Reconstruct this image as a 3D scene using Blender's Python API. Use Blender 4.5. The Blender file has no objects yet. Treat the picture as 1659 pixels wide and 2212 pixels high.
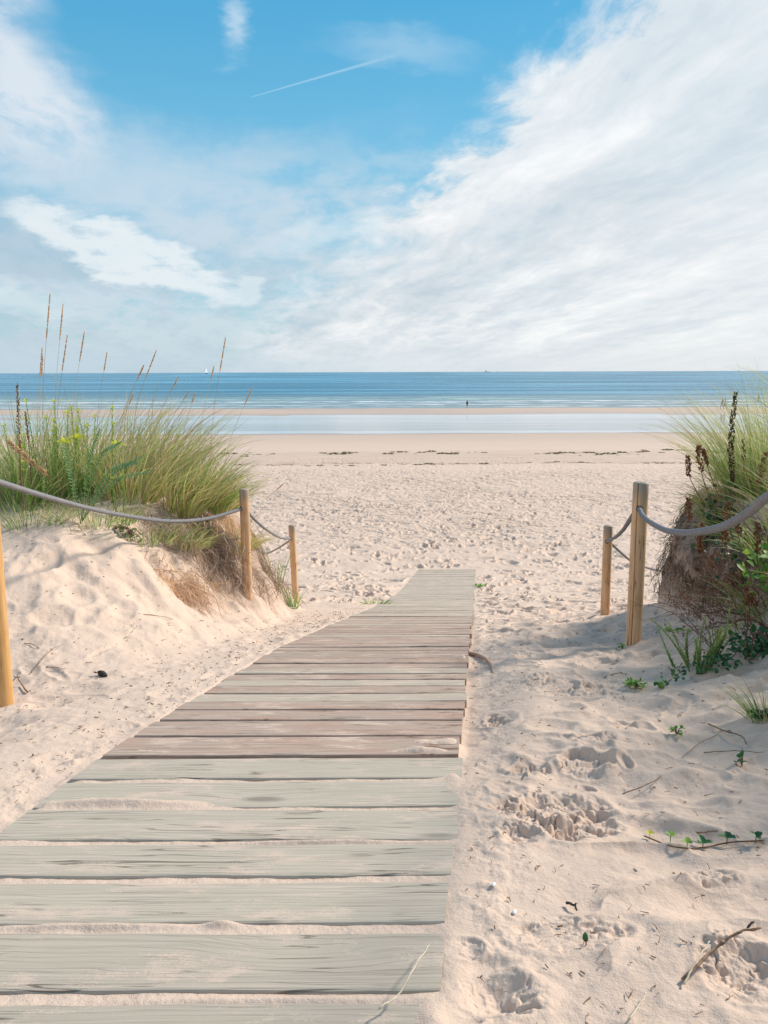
import bpy, math, random
import numpy as np
from mathutils import Vector, Matrix

R = math.radians
random.seed(7); rng = np.random.default_rng(7)
SC = bpy.context.scene
COL = SC.collection

# ------------------------------------------------------------------ camera
EZ = 7.05                      # eye height above the sea (sea surface is z = 0)
FPX = 1700.0; PITCH = 10.1; ROLL = -0.2     # focal length for a 1659 px wide frame
cam_d = bpy.data.cameras.new('camera'); cam = bpy.data.objects.new('camera', cam_d); COL.objects.link(cam)
cam_d.sensor_fit = 'HORIZONTAL'; cam_d.sensor_width = 36.0; cam_d.lens = 36.0 * FPX / 1659.0
cam_d.clip_start = 0.05; cam_d.clip_end = 60000
CM = Matrix.Rotation(R(90 - PITCH), 4, 'X') @ Matrix.Rotation(R(ROLL), 4, 'Z')
cam.matrix_world = Matrix.Translation((0, 0, EZ)) @ CM
SC.camera = cam
SC.render.resolution_x = 768; SC.render.resolution_y = 1024
CR = np.array(CM.to_3x3())
EYE = np.array([0, 0, EZ])

# ------------------------------------------------------------------ sun + exposure
SUN_EL, SUN_AZ = 36.0, 62.0    # azimuth measured from +Y (view direction) towards +X (right)
sl = bpy.data.lights.new('sun', 'SUN'); sl.energy = 3.7; sl.angle = R(8.0); sl.color = (1.0, 0.91, 0.80)
so = bpy.data.objects.new('sun', sl); COL.objects.link(so)
sd = Vector((math.sin(R(SUN_AZ)) * math.cos(R(SUN_EL)), math.cos(R(SUN_AZ)) * math.cos(R(SUN_EL)), math.sin(R(SUN_EL))))
so.rotation_euler = sd.to_track_quat('Z', 'Y').to_euler(); so.location = (20, 10, 40)
SC.view_settings.view_transform = 'Standard'; SC.view_settings.look = 'None'
SC.view_settings.exposure = 0.44; SC.view_settings.gamma = 1.0

# ------------------------------------------------------------------ node helper
class NT:
    def __init__(s, tree): s.t = tree; s.n = tree.nodes; s.l = tree.links
    def new(s, typ, **kw):
        nd = s.n.new(typ)
        for k, v in kw.items(): setattr(nd, k, v)
        return nd
    def put(s, sock, v):
        if isinstance(v, bpy.types.NodeSocket): s.l.new(v, sock)
        elif v is not None:
            if sock.type == 'RGBA' and len(v) == 3: v = (*v, 1)
            sock.default_value = v
    def m(s, op, a, b=None, c=None, clamp=False):
        nd = s.new('ShaderNodeMath', operation=op, use_clamp=clamp)
        for i, v in enumerate((a, b, c)):
            if v is not None: s.put(nd.inputs[i], v)
        return nd.outputs[0]
    def vm(s, op, a, b=None, scale=None):
        nd = s.new('ShaderNodeVectorMath', operation=op)
        s.put(nd.inputs[0], a)
        if b is not None: s.put(nd.inputs[1], b)
        if scale is not None: s.put(nd.inputs['Scale'], scale)
        return nd.outputs[0]
    def xyz(s, v):
        nd = s.new('ShaderNodeSeparateXYZ'); s.l.new(v, nd.inputs[0]); return nd.outputs
    def comb(s, x, y, z):
        nd = s.new('ShaderNodeCombineXYZ')
        for i, v in enumerate((x, y, z)): s.put(nd.inputs[i], v)
        return nd.outputs[0]
    def noise(s, vec, scale, detail=4, rough=.55, dist=0, col=False):
        nd = s.new('ShaderNodeTexNoise')
        if vec is not None: s.l.new(vec, nd.inputs['Vector'])
        nd.inputs['Scale'].default_value = scale; nd.inputs['Detail'].default_value = detail
        nd.inputs['Roughness'].default_value = rough; nd.inputs['Distortion'].default_value = dist
        return nd.outputs['Color' if col else 'Fac']
    def voro(s, vec, scale, feature='F1', out='Distance', rnd=1.0):
        nd = s.new('ShaderNodeTexVoronoi', feature=feature)
        if vec is not None: s.l.new(vec, nd.inputs['Vector'])
        nd.inputs['Scale'].default_value = scale; nd.inputs['Randomness'].default_value = rnd
        return nd.outputs[out]
    def ss(s, v, a, b, lo=0., hi=1.):
        nd = s.new('ShaderNodeMapRange', interpolation_type='SMOOTHSTEP')
        s.put(nd.inputs[0], v); s.put(nd.inputs[1], a); s.put(nd.inputs[2], b); s.put(nd.inputs[3], lo); s.put(nd.inputs[4], hi)
        return nd.outputs[0]
    def mix(s, f, a, b, mode='MIX'):
        nd = s.new('ShaderNodeMix', data_type='RGBA', blend_type=mode)
        s.put(nd.inputs[0], f); s.put(nd.inputs[6], a); s.put(nd.inputs[7], b)
        return nd.outputs[2]
    def ramp(s, f, stops):
        nd = s.new('ShaderNodeValToRGB'); s.put(nd.inputs[0], f); e = nd.color_ramp.elements
        while len(e) < len(stops): e.new(0.5)
        for k, (p, c) in enumerate(stops): e[k].position = p; e[k].color = (*c, 1) if len(c) == 3 else c
        return nd.outputs[0]
    def bump(s, h, strength, dist, normal=None):
        nd = s.new('ShaderNodeBump'); s.put(nd.inputs['Height'], h); nd.inputs['Strength'].default_value = strength
        nd.inputs['Distance'].default_value = dist
        if normal is not None: s.l.new(normal, nd.inputs['Normal'])
        return nd.outputs[0]

# ------------------------------------------------------------------ world / sky
W = bpy.data.worlds.new('World'); SC.world = W; W.use_nodes = True
N = NT(W.node_tree); N.n.clear()
sky = N.new('ShaderNodeTexSky', sky_type='NISHITA'); sky.sun_disc = False
sky.sun_elevation = R(SUN_EL); sky.sun_rotation = R(SUN_AZ); sky.air_density = 1.0; sky.dust_density = 0.6; sky.ozone_density = 2.0
tc = N.new('ShaderNodeTexCoord'); gen = tc.outputs['Generated']
dx, dy, dz = N.xyz(gen)
zz = N.m('MAXIMUM', dz, 0.0)
el = N.m('MULTIPLY', N.m('ARCSINE', zz), 57.2958)
az = N.m('MULTIPLY', N.m('ARCTAN2', dx, dy), 57.2958)
zp = N.m('ADD', zz, 0.035)
X = N.m('DIVIDE', dx, zp); Y = N.m('DIVIDE', dy, zp)
across = N.m('ADD', X, N.m('MULTIPLY', Y, 0.24)); along = N.m('SUBTRACT', Y, N.m('MULTIPLY', X, 0.24))
wv = N.noise(N.comb(X, Y, 0.0), 1.6, 4, .55, 0, True)
wx, wy, wz = N.xyz(wv)
wobx = N.m('SUBTRACT', wx, .5); woby = N.m('SUBTRACT', wy, .5)
streak = N.noise(N.comb(N.m('MULTIPLY', across, 1.5), N.m('MULTIPLY', along, 0.42), 3.1), 1.5, 8, .6, .5)
fine = N.noise(N.comb(N.m('MULTIPLY', across, 3.2), N.m('MULTIPLY', along, 1.3), 8.1), 2.2, 8, .62, .3)
broad = N.noise(N.comb(N.m('MULTIPLY', across, .8), N.m('MULTIPLY', along, .35), 1.1), 1.2, 4, .5, .3)
zq = N.m('ADD', zz, 0.13); X2 = N.m('DIVIDE', dx, zq); Y2 = N.m('DIVIDE', dy, zq)
ac2 = N.m('ADD', X2, N.m('MULTIPLY', Y2, 0.24)); al2 = N.m('SUBTRACT', Y2, N.m('MULTIPLY', X2, 0.24))
w2v = N.xyz(N.noise(N.comb(X2, Y2, 4.0), 1.5, 3, .5, 0, True))
ac2w = N.m('ADD', ac2, N.m('MULTIPLY', N.m('SUBTRACT', w2v[0], .5), .30)); al2w = N.m('ADD', al2, N.m('MULTIPLY', N.m('SUBTRACT', w2v[1], .5), .35))
streak = N.noise(N.comb(N.m('MULTIPLY', ac2w, 1.5), N.m('MULTIPLY', al2w, .36), 3.1), 1.7, 12, .62, .1)
fine = N.noise(N.comb(N.m('MULTIPLY', ac2w, 2.7), N.m('MULTIPLY', al2w, 1.25), 8.1), 2.6, 12, .66, .0)
broad = N.noise(N.comb(N.m('MULTIPLY', ac2w, .9), N.m('MULTIPLY', al2w, .5), 1.1), 1.0, 4, .5, .2)
azel = N.comb(N.m('MULTIPLY', az, .045), N.m('MULTIPLY', el, .12), 0.0)
low = N.noise(azel, 2.3, 7, .58, .4)
lowd = N.xyz(N.noise(azel, 5.0, 5, .6, .0, True))
az2 = N.m('ADD', az, N.m('MULTIPLY', N.m('SUBTRACT', lowd[0], .5), 5.0))
el2 = N.m('ADD', el, N.m('MULTIPLY', N.m('SUBTRACT', lowd[1], .5), 3.8))
nish = N.mix(1.0, sky.outputs[0], (0.052, 0.118, 0.118), 'MULTIPLY')
blue = N.ramp(N.m('DIVIDE', el, 40.0), [(0.0, (.45, .53, .59)), (.08, (.43, .54, .63)), (.2, (.38, .54, .66)), (.33, (.22, .49, .68)), (.42, (.14, .43, .66)), (.58, (.075, .365, .63)), (1.0, (.035, .22, .48))])
base = N.mix(0.25, blue, nish)
c = base
# thin veil low down
veil = N.m('MULTIPLY', N.ss(N.m('ADD', N.m('MULTIPLY', low, .6), N.m('MULTIPLY', fine, .4)), .40, .58), N.ss(el2, 18.0, 9.0))
c = N.mix(N.m('MULTIPLY', veil, .75), c, (.57, .64, .70))
c = N.mix(N.m('MULTIPLY', N.m('MULTIPLY', N.ss(streak, .56, .40), N.ss(el, 11.0, 5.0)), .45), c, (.42, .51, .60))
# big bank on the right, running off along its streaks
acn = N.m('ADD', N.m('ADD', across, N.m('MULTIPLY', wobx, .30)), N.m('MULTIPLY', N.m('SUBTRACT', fine, .5), .62))
lowf = N.ss(el, 13.0, 5.0)
big = N.ss(acn, N.m('SUBTRACT', .94, N.m('MULTIPLY', lowf, .45)), N.m('ADD', 1.26, N.m('MULTIPLY', lowf, .85)))
streaked = N.m('ADD', N.m('MULTIPLY', streak, .62), N.m('MULTIPLY', fine, .38))
big = N.m('MULTIPLY', big, N.ss(N.m('ADD', streaked, N.m('MULTIPLY', N.ss(acn, 1.0, 1.9), .32)), .34, .56), clamp=True)
shade = N.m('ADD', N.m('ADD', N.m('MULTIPLY', streak, .42), N.m('MULTIPLY', fine, .26)), N.m('MULTIPLY', broad, .32))
ccol = N.ramp(shade, [(0.37, (.48, .555, .62)), (.45, (.60, .65, .69)), (.52, (.73, .75, .765)), (.60, (.88, .87, .86))])
glow = N.m('MULTIPLY', N.ss(az, 2.0, 28.0), N.ss(el, 18.0, 2.0, .5, 1.0))
ccol = N.mix(N.m('MULTIPLY', glow, .45), ccol, (.84, .84, .84))
c = N.mix(N.m('MULTIPLY', big, .88), c, ccol)
# left bank
lb = N.m('MULTIPLY', N.ss(N.m('ADD', across, N.m('MULTIPLY', wobx, .45)), -.24, -.44), N.ss(N.m('ADD', along, N.m('MULTIPLY', woby, 1.1)), 4.4, 3.3))
lb = N.m('MULTIPLY', lb, N.ss(fine, .34, .56, .45, 1.0))
c = N.mix(N.m('MULTIPLY', lb, .9), c, N.mix(N.ss(streak, .42, .6), (.47, .56, .66), (.66, .71, .765)))
# mid-left wispy bank
def blob(ca, ce, ra, re, tilt=0.0, soft=(1.25, .55)):
    a = N.m('SUBTRACT', az2, ca); e = N.m('SUBTRACT', el2, ce)
    e = N.m('SUBTRACT', e, N.m('MULTIPLY', a, tilt))
    q = N.m('SQRT', N.m('ADD', N.m('POWER', N.m('DIVIDE', a, ra), 2.0), N.m('POWER', N.m('DIVIDE', e, re), 2.0)))
    return N.ss(q, soft[0], soft[1])
c = N.mix(N.m('MULTIPLY', blob(-15, 12.0, 9, 3.2, -.1, (1.5, .2)), .60), c, (.47, .60, .71))
c = N.mix(N.m('MULTIPLY', blob(-24, 8.6, 5, 2.3, -.15, (1.2, .8)), .55), c, (.34, .47, .58))
c = N.mix(N.m('MULTIPLY', N.m('MULTIPLY', blob(-17.2, 7.7, 6.8, 1.6, -.33, (1.2, .80)), N.ss(N.xyz(N.noise(azel, 9.0, 6, .65, 0, True))[2], .30, .52, .35, 1.0)), .88), c, (.70, .76, .79))
c = N.mix(N.m('MULTIPLY', blob(-9.4, 5.8, 1.5, .7, .3, (1.2, .6)), .55), c, (.70, .76, .79))
c = N.mix(N.m('MULTIPLY', blob(-26, 5.0, 5, .9, -.1, (1.4, .4)), .5), c, (.68, .74, .77))
c = N.mix(N.m('MULTIPLY', blob(-4.0, 9.5, 5, .8, .25, (1.4, .4)), .35), c, (.66, .76, .80))
c = N.mix(N.m('MULTIPLY', blob(-9.9, 21.3, 1.0, 1.5, 0, (1.5, .0)), .6), c, (.60, .70, .78))
c = N.mix(N.m('MULTIPLY', blob(1.5, 20.4, 4.4, 1.0, -.1, (1.6, .0)), .28), c, (.62, .72, .80))
# contrail: straight streak between two sky directions
def ddir(px, py):
    v = CR @ np.array([(px - 829.5) / FPX, (1106 - py) / FPX, -1.0]); return v / np.linalg.norm(v)
A, B = ddir(538, 211), ddir(858, 118)
nrm = np.cross(A, B); nrm /= np.linalg.norm(nrm); tan = (B - A) / np.linalg.norm(B - A)
def dot(v):
    nd = N.new('ShaderNodeVectorMath', operation='DOT_PRODUCT'); N.l.new(gen, nd.inputs[0]); nd.inputs[1].default_value = tuple(v); return nd.outputs['Value']
off = N.m('ABSOLUTE', dot(nrm)); tpos = N.m('DIVIDE', N.m('SUBTRACT', dot(tan), float(A @ tan)), float((B - A) @ tan))
wd = N.m('ADD', .0006, N.m('MULTIPLY', tpos, .0022))
ct = N.m('MULTIPLY', N.ss(N.m('DIVIDE', off, wd), 1.0, .2), N.m('MULTIPLY', N.ss(tpos, 0, .04), N.ss(tpos, 1.05, .7)))
ct = N.m('MULTIPLY', ct, N.ss(dy, 0.0, .1))
c = N.mix(N.m('MULTIPLY', ct, .28), c, (.62, .76, .84))
# pale haze right on the horizon
c = N.mix(N.ss(el, 3.2, .0, 0, .75), c, N.mix(N.ss(az, -25, 25), (.44, .56, .64), (.66, .69, .71)))
c = N.mix(N.ss(dz, -.002, -.03), c, (.35, .33, .30))
bg = N.new('ShaderNodeBackground'); N.l.new(c, bg.inputs[0]); bg.inputs[1].default_value = 0.86
wo = N.new('ShaderNodeOutputWorld'); N.l.new(bg.outputs[0], wo.inputs[0])

# ------------------------------------------------------------------ object helpers
def tag(o, label=None, cat=None, group=None, kind=None):
    if label: o['label'] = label
    if cat: o['category'] = cat
    if group: o['group'] = group
    if kind: o['kind'] = kind
    return o
def empty(name, loc=(0, 0, 0), label=None, cat=None, group=None):
    o = bpy.data.objects.new(name, None); COL.objects.link(o); o.location = loc; o.empty_display_size = .1
    return tag(o, label, cat, group)
def link(name, me, mat=None, parent=None, loc=None):
    o = bpy.data.objects.new(name, me); COL.objects.link(o)
    if mat is not None and not me.materials: me.materials.append(mat)
    if parent is not None: o.parent = parent
    if loc is not None: o.location = loc
    return o
def smooth(me):
    me.polygons.foreach_set('use_smooth', np.ones(len(me.polygons), bool)); me.update()
def grid_mesh(name, P, wrap=False, attrs=None):
    """P: (rows, cols, 3) array -> quad sheet"""
    nr, nc, _ = P.shape
    idx = np.arange(nr * nc).reshape(nr, nc)
    if wrap: idx = np.concatenate([idx, idx[:, :1]], 1)
    f = np.stack([idx[:-1, :-1], idx[:-1, 1:], idx[1:, 1:], idx[1:, :-1]], -1).reshape(-1, 4)
    me = bpy.data.meshes.new(name)
    me.vertices.add(nr * nc); me.vertices.foreach_set('co', P.reshape(-1).astype(np.float32))
    me.loops.add(f.size); me.loops.foreach_set('vertex_index', f.reshape(-1).astype(np.int32))
    me.polygons.add(len(f)); me.polygons.foreach_set('loop_start', np.arange(0, f.size, 4, dtype=np.int32))
    me.update(calc_edges=True); me.validate()
    for k, v in (attrs or {}).items():
        a = me.attributes.new(k, 'FLOAT', 'POINT'); a.data.foreach_set('value', v.reshape(-1).astype(np.float32))
    smooth(me); return me

class Geo:
    """collects strips, leaves and tubes; build() makes ONE mesh; attribute 'rnd' per piece, 'tt' along it"""
    def __init__(s): s.v = []; s.f = []; s.a = []; s.t = []
    def strip(s, pts, wid, side=None, rnd=None):
        rnd = random.random() if rnd is None else rnd
        pts = np.asarray(pts, float); n = len(pts); b = len(s.v)
        d = np.gradient(pts, axis=0)
        if side is None: side = rng.normal(size=3)
        sv = np.cross(d, side); sv /= (np.linalg.norm(sv, axis=1, keepdims=True) + 1e-9)
        w = np.asarray(wid) if np.ndim(wid) else wid * (1 - np.linspace(0, 1, n) ** 2 * .92)
        for i in range(n):
            s.v.append(tuple(pts[i] - sv[i] * w[i] / 2)); s.v.append(tuple(pts[i] + sv[i] * w[i] / 2))
            s.a += [rnd, rnd]; s.t += [i / (n - 1)] * 2
        for i in range(n - 1): s.f.append((b + 2*i, b + 2*i + 1, b + 2*i + 3, b + 2*i + 2))
    def leaf(s, p, d, up, L, w, rnd=None, fold=.25):
        rnd = random.random() if rnd is None else rnd
        p = np.asarray(p, float); d = np.asarray(d, float); d /= np.linalg.norm(d) + 1e-9
        sd_ = np.cross(d, up); sd_ /= np.linalg.norm(sd_) + 1e-9; nn = np.cross(sd_, d)
        b = len(s.v)
        for (l, ww, h) in ((0, 0, 0), (.3, .5, fold), (.3, -.5, fold), (.35, 0, 0), (.7, .42, fold * .8), (.7, -.42, fold * .8), (.72, 0, -.02), (1, 0, -.05)):
            s.v.append(tuple(p + d * L * l + sd_ * w * ww + nn * w * h)); s.a.append(rnd); s.t.append(l)
        for f in ((0, 1, 3), (0, 3, 2), (1, 4, 6, 3), (3, 6, 5, 2), (4, 7, 6), (6, 7, 5)): s.f.append(tuple(b + i for i in f))
    def tube(s, pts, rad, k=6, rnd=None, cap=True):
        rnd = random.random() if rnd is None else rnd
        pts = np.asarray(pts, float); n = len(pts); b = len(s.v)
        rad = np.full(n, rad) if np.ndim(rad) == 0 else np.asarray(rad)
        d = np.gradient(pts, axis=0); d /= np.linalg.norm(d, axis=1, keepdims=True) + 1e-9
        u = np.cross(d[0], (0.3, .2, 1) if abs(d[0][2]) < .9 else (1, 0, 0)); u /= np.linalg.norm(u)
        for i in range(n):
            u = u - d[i] * (u @ d[i]); u /= np.linalg.norm(u) + 1e-9; w = np.cross(d[i], u)
            for j in range(k):
                a = 2 * math.pi * j / k
                s.v.append(tuple(pts[i] + (u * math.cos(a) + w * math.sin(a)) * rad[i])); s.a.append(rnd); s.t.append(i / (n - 1))
        for i in range(n - 1):
            for j in range(k):
                j2 = (j + 1) % k; s.f.append((b + i*k + j, b + i*k + j2, b + (i+1)*k + j2, b + (i+1)*k + j))
        if cap:
            s.f.append(tuple(b + j for j in range(k))[::-1]); s.f.append(tuple(b + (n-1)*k + j for j in range(k)))
    def build(s, name, mat, parent=None, org=None, sm=True):
        me = bpy.data.meshes.new(name)
        v = np.array(s.v, float)
        if org is not None: v = v - np.asarray(org)
        me.from_pydata([tuple(x) for x in v], [], s.f)
        a = me.attributes.new('rnd', 'FLOAT', 'POINT'); a.data.foreach_set('value', np.array(s.a, np.float32))
        a = me.attributes.new('tt', 'FLOAT', 'POINT'); a.data.foreach_set('value', np.array(s.t, np.float32))
        if sm: smooth(me)
        return link(name, me, mat, parent)

def sstep(x, a, b):
    t = np.clip((np.asarray(x, float) - a) / (b - a), 0, 1); return t * t * (3 - 2 * t)
def _hash(ix, iy, seed):
    h = (ix.astype(np.int64) * 374761393 + iy.astype(np.int64) * 668265263 + seed * 1442695041) & 0xffffffff
    h = ((h ^ (h >> 13)) * 1274126177) & 0xffffffff
    h = (h ^ (h >> 16)) & 0xffffffff
    return h / 4294967295.0
def vn(x, y, seed=0):
    x = np.asarray(x, float); y = np.asarray(y, float)
    ix = np.floor(x); iy = np.floor(y); fx = x - ix; fy = y - iy
    fx = fx**3 * (fx * (fx * 6 - 15) + 10); fy = fy**3 * (fy * (fy * 6 - 15) + 10)
    a = _hash(ix, iy, seed); b = _hash(ix + 1, iy, seed); c_ = _hash(ix, iy + 1, seed); d = _hash(ix + 1, iy + 1, seed)
    return (a + (b - a) * fx) * (1 - fy) + (c_ + (d - c_) * fx) * fy
def fbm(x, y, seed=0, oct=4, gain=.5):
    s_ = 0; amp = 1; tot = 0; ca, sa = math.cos(.6), math.sin(.6)
    for o in range(oct):
        s_ = s_ + amp * (vn(x, y, seed + o * 17) * 2 - 1); tot += amp; amp *= gain
        x, y = (x * ca - y * sa) * 2.03, (x * sa + y * ca) * 2.03
    return s_ / tot

# ------------------------------------------------------------------ terrain
PY = np.array([-8, 0.0, 1.3, 2.0, 2.65, 3.5, 5.08, 7.2, 9.6, 13.0, 17.5, 25, 35, 49, 58, 75, 88, 93, 110, 125, 131, 138, 145, 151, 157, 175, 260, 400])
PD = np.array([.9, 1.05, 1.205, 1.287, 1.365, 1.525, 1.84, 2.35, 2.95, 3.72, 4.45, 4.78, 5.08, 5.5, 5.82, 6.45, 6.87, 7.02, 7.05, 6.965, 6.90, 6.80, 6.79, 6.88, 7.1, 7.7, 11., 14.])
yy = np.linspace(-8, 400, 20401); pp = np.interp(yy, PY, PD)
kk = np.hanning(61); kk /= kk.sum(); pp = np.convolve(np.pad(pp, 30, 'edge'), kk, 'valid')
def P(y): return np.interp(y, yy, pp)
def xr(y): return .274 + (np.minimum(y, 17.5) - 2.65) * .1226
def xl(y): return xr(y) - 1.3
YEND = 17.5
TLY = [0, 1.5, 2.4, 3.2, 3.75, 4.5, 6.3, 7.6, 9.5, 12]; TLD = [1.0, 1.22, 1.40, 1.60, 1.70, 1.55, 1.10, 1.02, 1.2, 1.9]
def pix_spots(): return None
ROUGH = []      # (x, y, rx, ry, amp) crumbly trampled patches, filled below
DIMP = []       # (x, y, a, b, ang, depth, rim)

def drop(x, y, detail=True):
    x = np.asarray(x, float); y = np.asarray(y, float)
    p = P(y); L = xl(y); Rr = xr(y)
    d = p.copy() if isinstance(p, np.ndarray) else np.array(p)
    w1 = fbm(x * .9, y * .9, 3, 3); w2 = fbm(x * 2.6, y * 2.6, 9, 3)
    # left dune
    foot = np.interp(y, [0, 3, 5.5, 7.2, 8.0, 9.0, 9.8, 11, 12.5, 14], [-1.5, -1.35, -1.0, -.98, -1.0, -.95, -.98, -2.2, -5, -12]) + .12 * w2
    top = np.interp(y, [0, 3, 5.5, 6.6, 7.2, 7.8, 9.0, 9.8, 11, 12.5, 14], [-2.2, -2.2, -2.5, -2.45, -2.15, -1.9, -2.0, -2.5, -4.2, -8, -16]) + .15 * w2
    S = sstep(-x, -foot, -top)
    S = S * (1 - .0) + .10 * np.sin(S * math.pi) * w2
    T = np.interp(y, TLY, TLD) - .10 * sstep(-x, 3, 6) - .07 * w1
    d = d - (p - T) * S * sstep(y, 16, 13)
    # right bank
    fr = np.interp(y, [-2, 1, 3.0, 4.2, 4.9, 5.5, 6.2, 6.9, 7.6, 8.4, 9.3, 10.5], [1.6, 1.65, 2.0, 2.28, 2.38, 2.30, 2.27, 2.42, 2.8, 3.6, 5.0, 9.0]) + .10 * w2 + .05 * fbm(x * 7, y * 7, 33, 3)
    wr = np.interp(y, [0, 3, 4.5, 5.3, 7, 9], [.9, .9, .75, .48, .42, .8])
    SR = sstep(x - fr, 0, wr)
    TR = np.interp(y, [0, 2, 4, 5.5, 8, 11], [.15, .15, .50, .95, 1.08, 2.0]) - .08 * w1  # near part out of view is raised to shade the foreground sand
    rise = np.interp(y, [0, 2, 4, 5.5, 7, 9], [.10, .12, .22, .30, .22, 0]) * sstep(x - Rr, .9, 2.0)   # apron in front of it
    d = d - rise
    d = d - (d - TR) * SR * sstep(y, 13, 9.5)
    soil_shade = np.clip(SR * (1 - SR) * 4, 0, 1) * sstep(y, 4.2, 5.0) * sstep(y, 12, 9.5) * 1.3 + .8 * np.clip(S * (1 - S) * 4, 0, 1) ** 1.5 * sstep(y, 5.9, 6.8) * sstep(y, 10.5, 9) * .6
    if not detail: return d, soil_shade
    # sand relief away from the walk
    out = np.maximum(L - x, x - Rr); onw = (y < YEND + .05)
    off = np.where(onw, sstep(out, .0, .5), 1.0)
    far = sstep(y, 60, 20)
    far = far * np.where((x < L) & (y < 9), .65, 1.0)
    d = d + off * far * (.045 * w1 + .022 * fbm(x * 3.1, y * 2.3, 41, 4))
    # soft wind ridges in the near right sand
    wxr = x + .25 * fbm(x * 2, y * 2, 51, 3)
    rid = 1 - np.abs(fbm(wxr * 1.9, y * 3.3, 61, 3)) * 2.2
    d = d - off * sstep(x - Rr, .05, .5) * sstep(y, 7, 5) * .028 * np.clip(rid, 0, 1) ** 2
    d = d + off * sstep(x - Rr, .45, 1.2) * sstep(y, 7, 5) * (.05 * fbm(x * 1.7 + .4 * w2, y * 2.6, 65, 2) + .02 * np.abs(fbm(x * 3.4, y * 6 + w2, 67, 3)))
    cr = fbm(x * 16, y * 16, 71, 4); d = d - off * sstep(y, 12, 4) * .0045 * cr
    d = d - off * .018 * np.clip(fbm(x * 5.5, y * 5.5, 77, 4) - .15, 0, 1) * sstep(y, 14, 5)
    # crumbling bank faces
    d = d + np.clip(soil_shade, 0, 1) * (.10 * fbm(x * 4.5, y * 4.5, 81, 4) + .03 * fbm(x * 17, y * 17, 83, 3))
    d = d + sstep(y, 60, 75) * sstep(y, 134, 150) * .0 + sstep(y, 62, 80) * ((.06 + .05 * sstep(y, 100, 115)) * fbm(x * .035, y * .09, 91, 4) + .035 * fbm(x * .12, y * .4, 95, 4))
    # gullies where the crumbs collect along both sides of the walk
    side = np.exp(-((out - .10) / .10) ** 2) * (y < YEND)
    d = d - side * .008 * np.clip(cr + .2, 0, 1) * 1.6
    # under / between the planks
    gap = np.interp(y, [0, 2.52, 2.72, 7.5, 10.0, 17.5], [.006, .006, .045, .045, .012, .003])
    e = sstep(out, -.03, .03)
    sideoff = np.where(x > .5 * (L + Rr), np.interp(y, [0, 2.4, 2.9, 6, 8, 17], [.0, .0, .055, .05, .012, .004]), np.interp(y, [0, 1.6, 2.2, 4, 17], [.0, .012, .02, .008, .004]))
    sideoff = sideoff * sstep(-out, -.30, -.0)
    under = gap + .0045 * fbm(x * 3, y * 7, 101, 3) + .003 * cr
    dw = p + under
    # drifts lying over plank edges
    for (ax, ay, rx, ry, hh) in DRIFTS:
        q = ((x - ax) / rx) ** 2 + ((y - ay) / ry) ** 2
        dw = dw - hh * np.exp(-q) * (1 + .22 * cr)
    walk = np.where(y < YEND, 1.0, 0.0)
    dd = d + sideoff * walk
    return np.where(walk > 0, dw * (1 - e) + dd * e, d), soil_shade

DRIFTS = []
def w2(px, py, Yv):
    """point of the scene seen at (px,py) of the 1659x2212 picture, at forward distance Yv"""
    v = CR @ np.array([(px - 829.5) / FPX, (1106 - py) / FPX, -1.0]); return EYE + v * (Yv / v[1])
HGX0, HGY0, HGS = -9.0, 0.0, .025
def build_lookup():
    global HG
    gx_, gy_ = np.meshgrid(np.arange(-9, 9, HGS), np.arange(0, 22, HGS), indexing='ij')
    HG = EZ - drop(gx_, gy_)[0]
def hz_(x, y):
    x = np.asarray(x, float); y = np.asarray(y, float)
    inside = (np.abs(x) < 8.9) & (y > 0) & (y < 21.9)
    fx = np.clip((x - HGX0) / HGS, 0, HG.shape[0] - 2); fy = np.clip((y - HGY0) / HGS, 0, HG.shape[1] - 2); i = fx.astype(int); j = fy.astype(int); fx = fx - i; fy = fy - j
    return (HG[i, j] * (1 - fx) + HG[i + 1, j] * fx) * (1 - fy) + (HG[i, j + 1] * (1 - fx) + HG[i + 1, j + 1] * fx) * fy, inside
def height(x, y):
    h, ins = hz_(x, y)
    if not np.all(ins): h = np.where(ins, h, EZ - drop(np.asarray(x, float), np.asarray(y, float))[0])
    return h
def G(px, py, y0=1.0, y1=60):
    """where that ray meets the ground"""
    v = CR @ np.array([(px - 829.5) / FPX, (1106 - py) / FPX, -1.0]); v = v / v[1]
    ys = np.geomspace(y0, 21.0, 600); pts = EYE + ys[:, None] * v
    h = hz_(pts[:, 0], pts[:, 1])[0]
    k = np.argmax(pts[:, 2] < h)
    if pts[k, 2] >= h[k]: k = len(ys) - 1
    q = pts[k].copy(); q[2] = h[k]; return q
def gz(x, y):
    if abs(x) < 8.9 and 0 < y < 21.8:
        fx = (x - HGX0) / HGS; fy = (y - HGY0) / HGS; i = int(fx); j = int(fy); fx -= i; fy -= j
        return float((HG[i, j] * (1 - fx) + HG[i+1, j] * fx) * (1 - fy) + (HG[i, j+1] * (1 - fx) + HG[i+1, j+1] * fx) * fy)
    return float(EZ - drop(np.array([x]), np.array([y]))[0][0])

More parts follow.
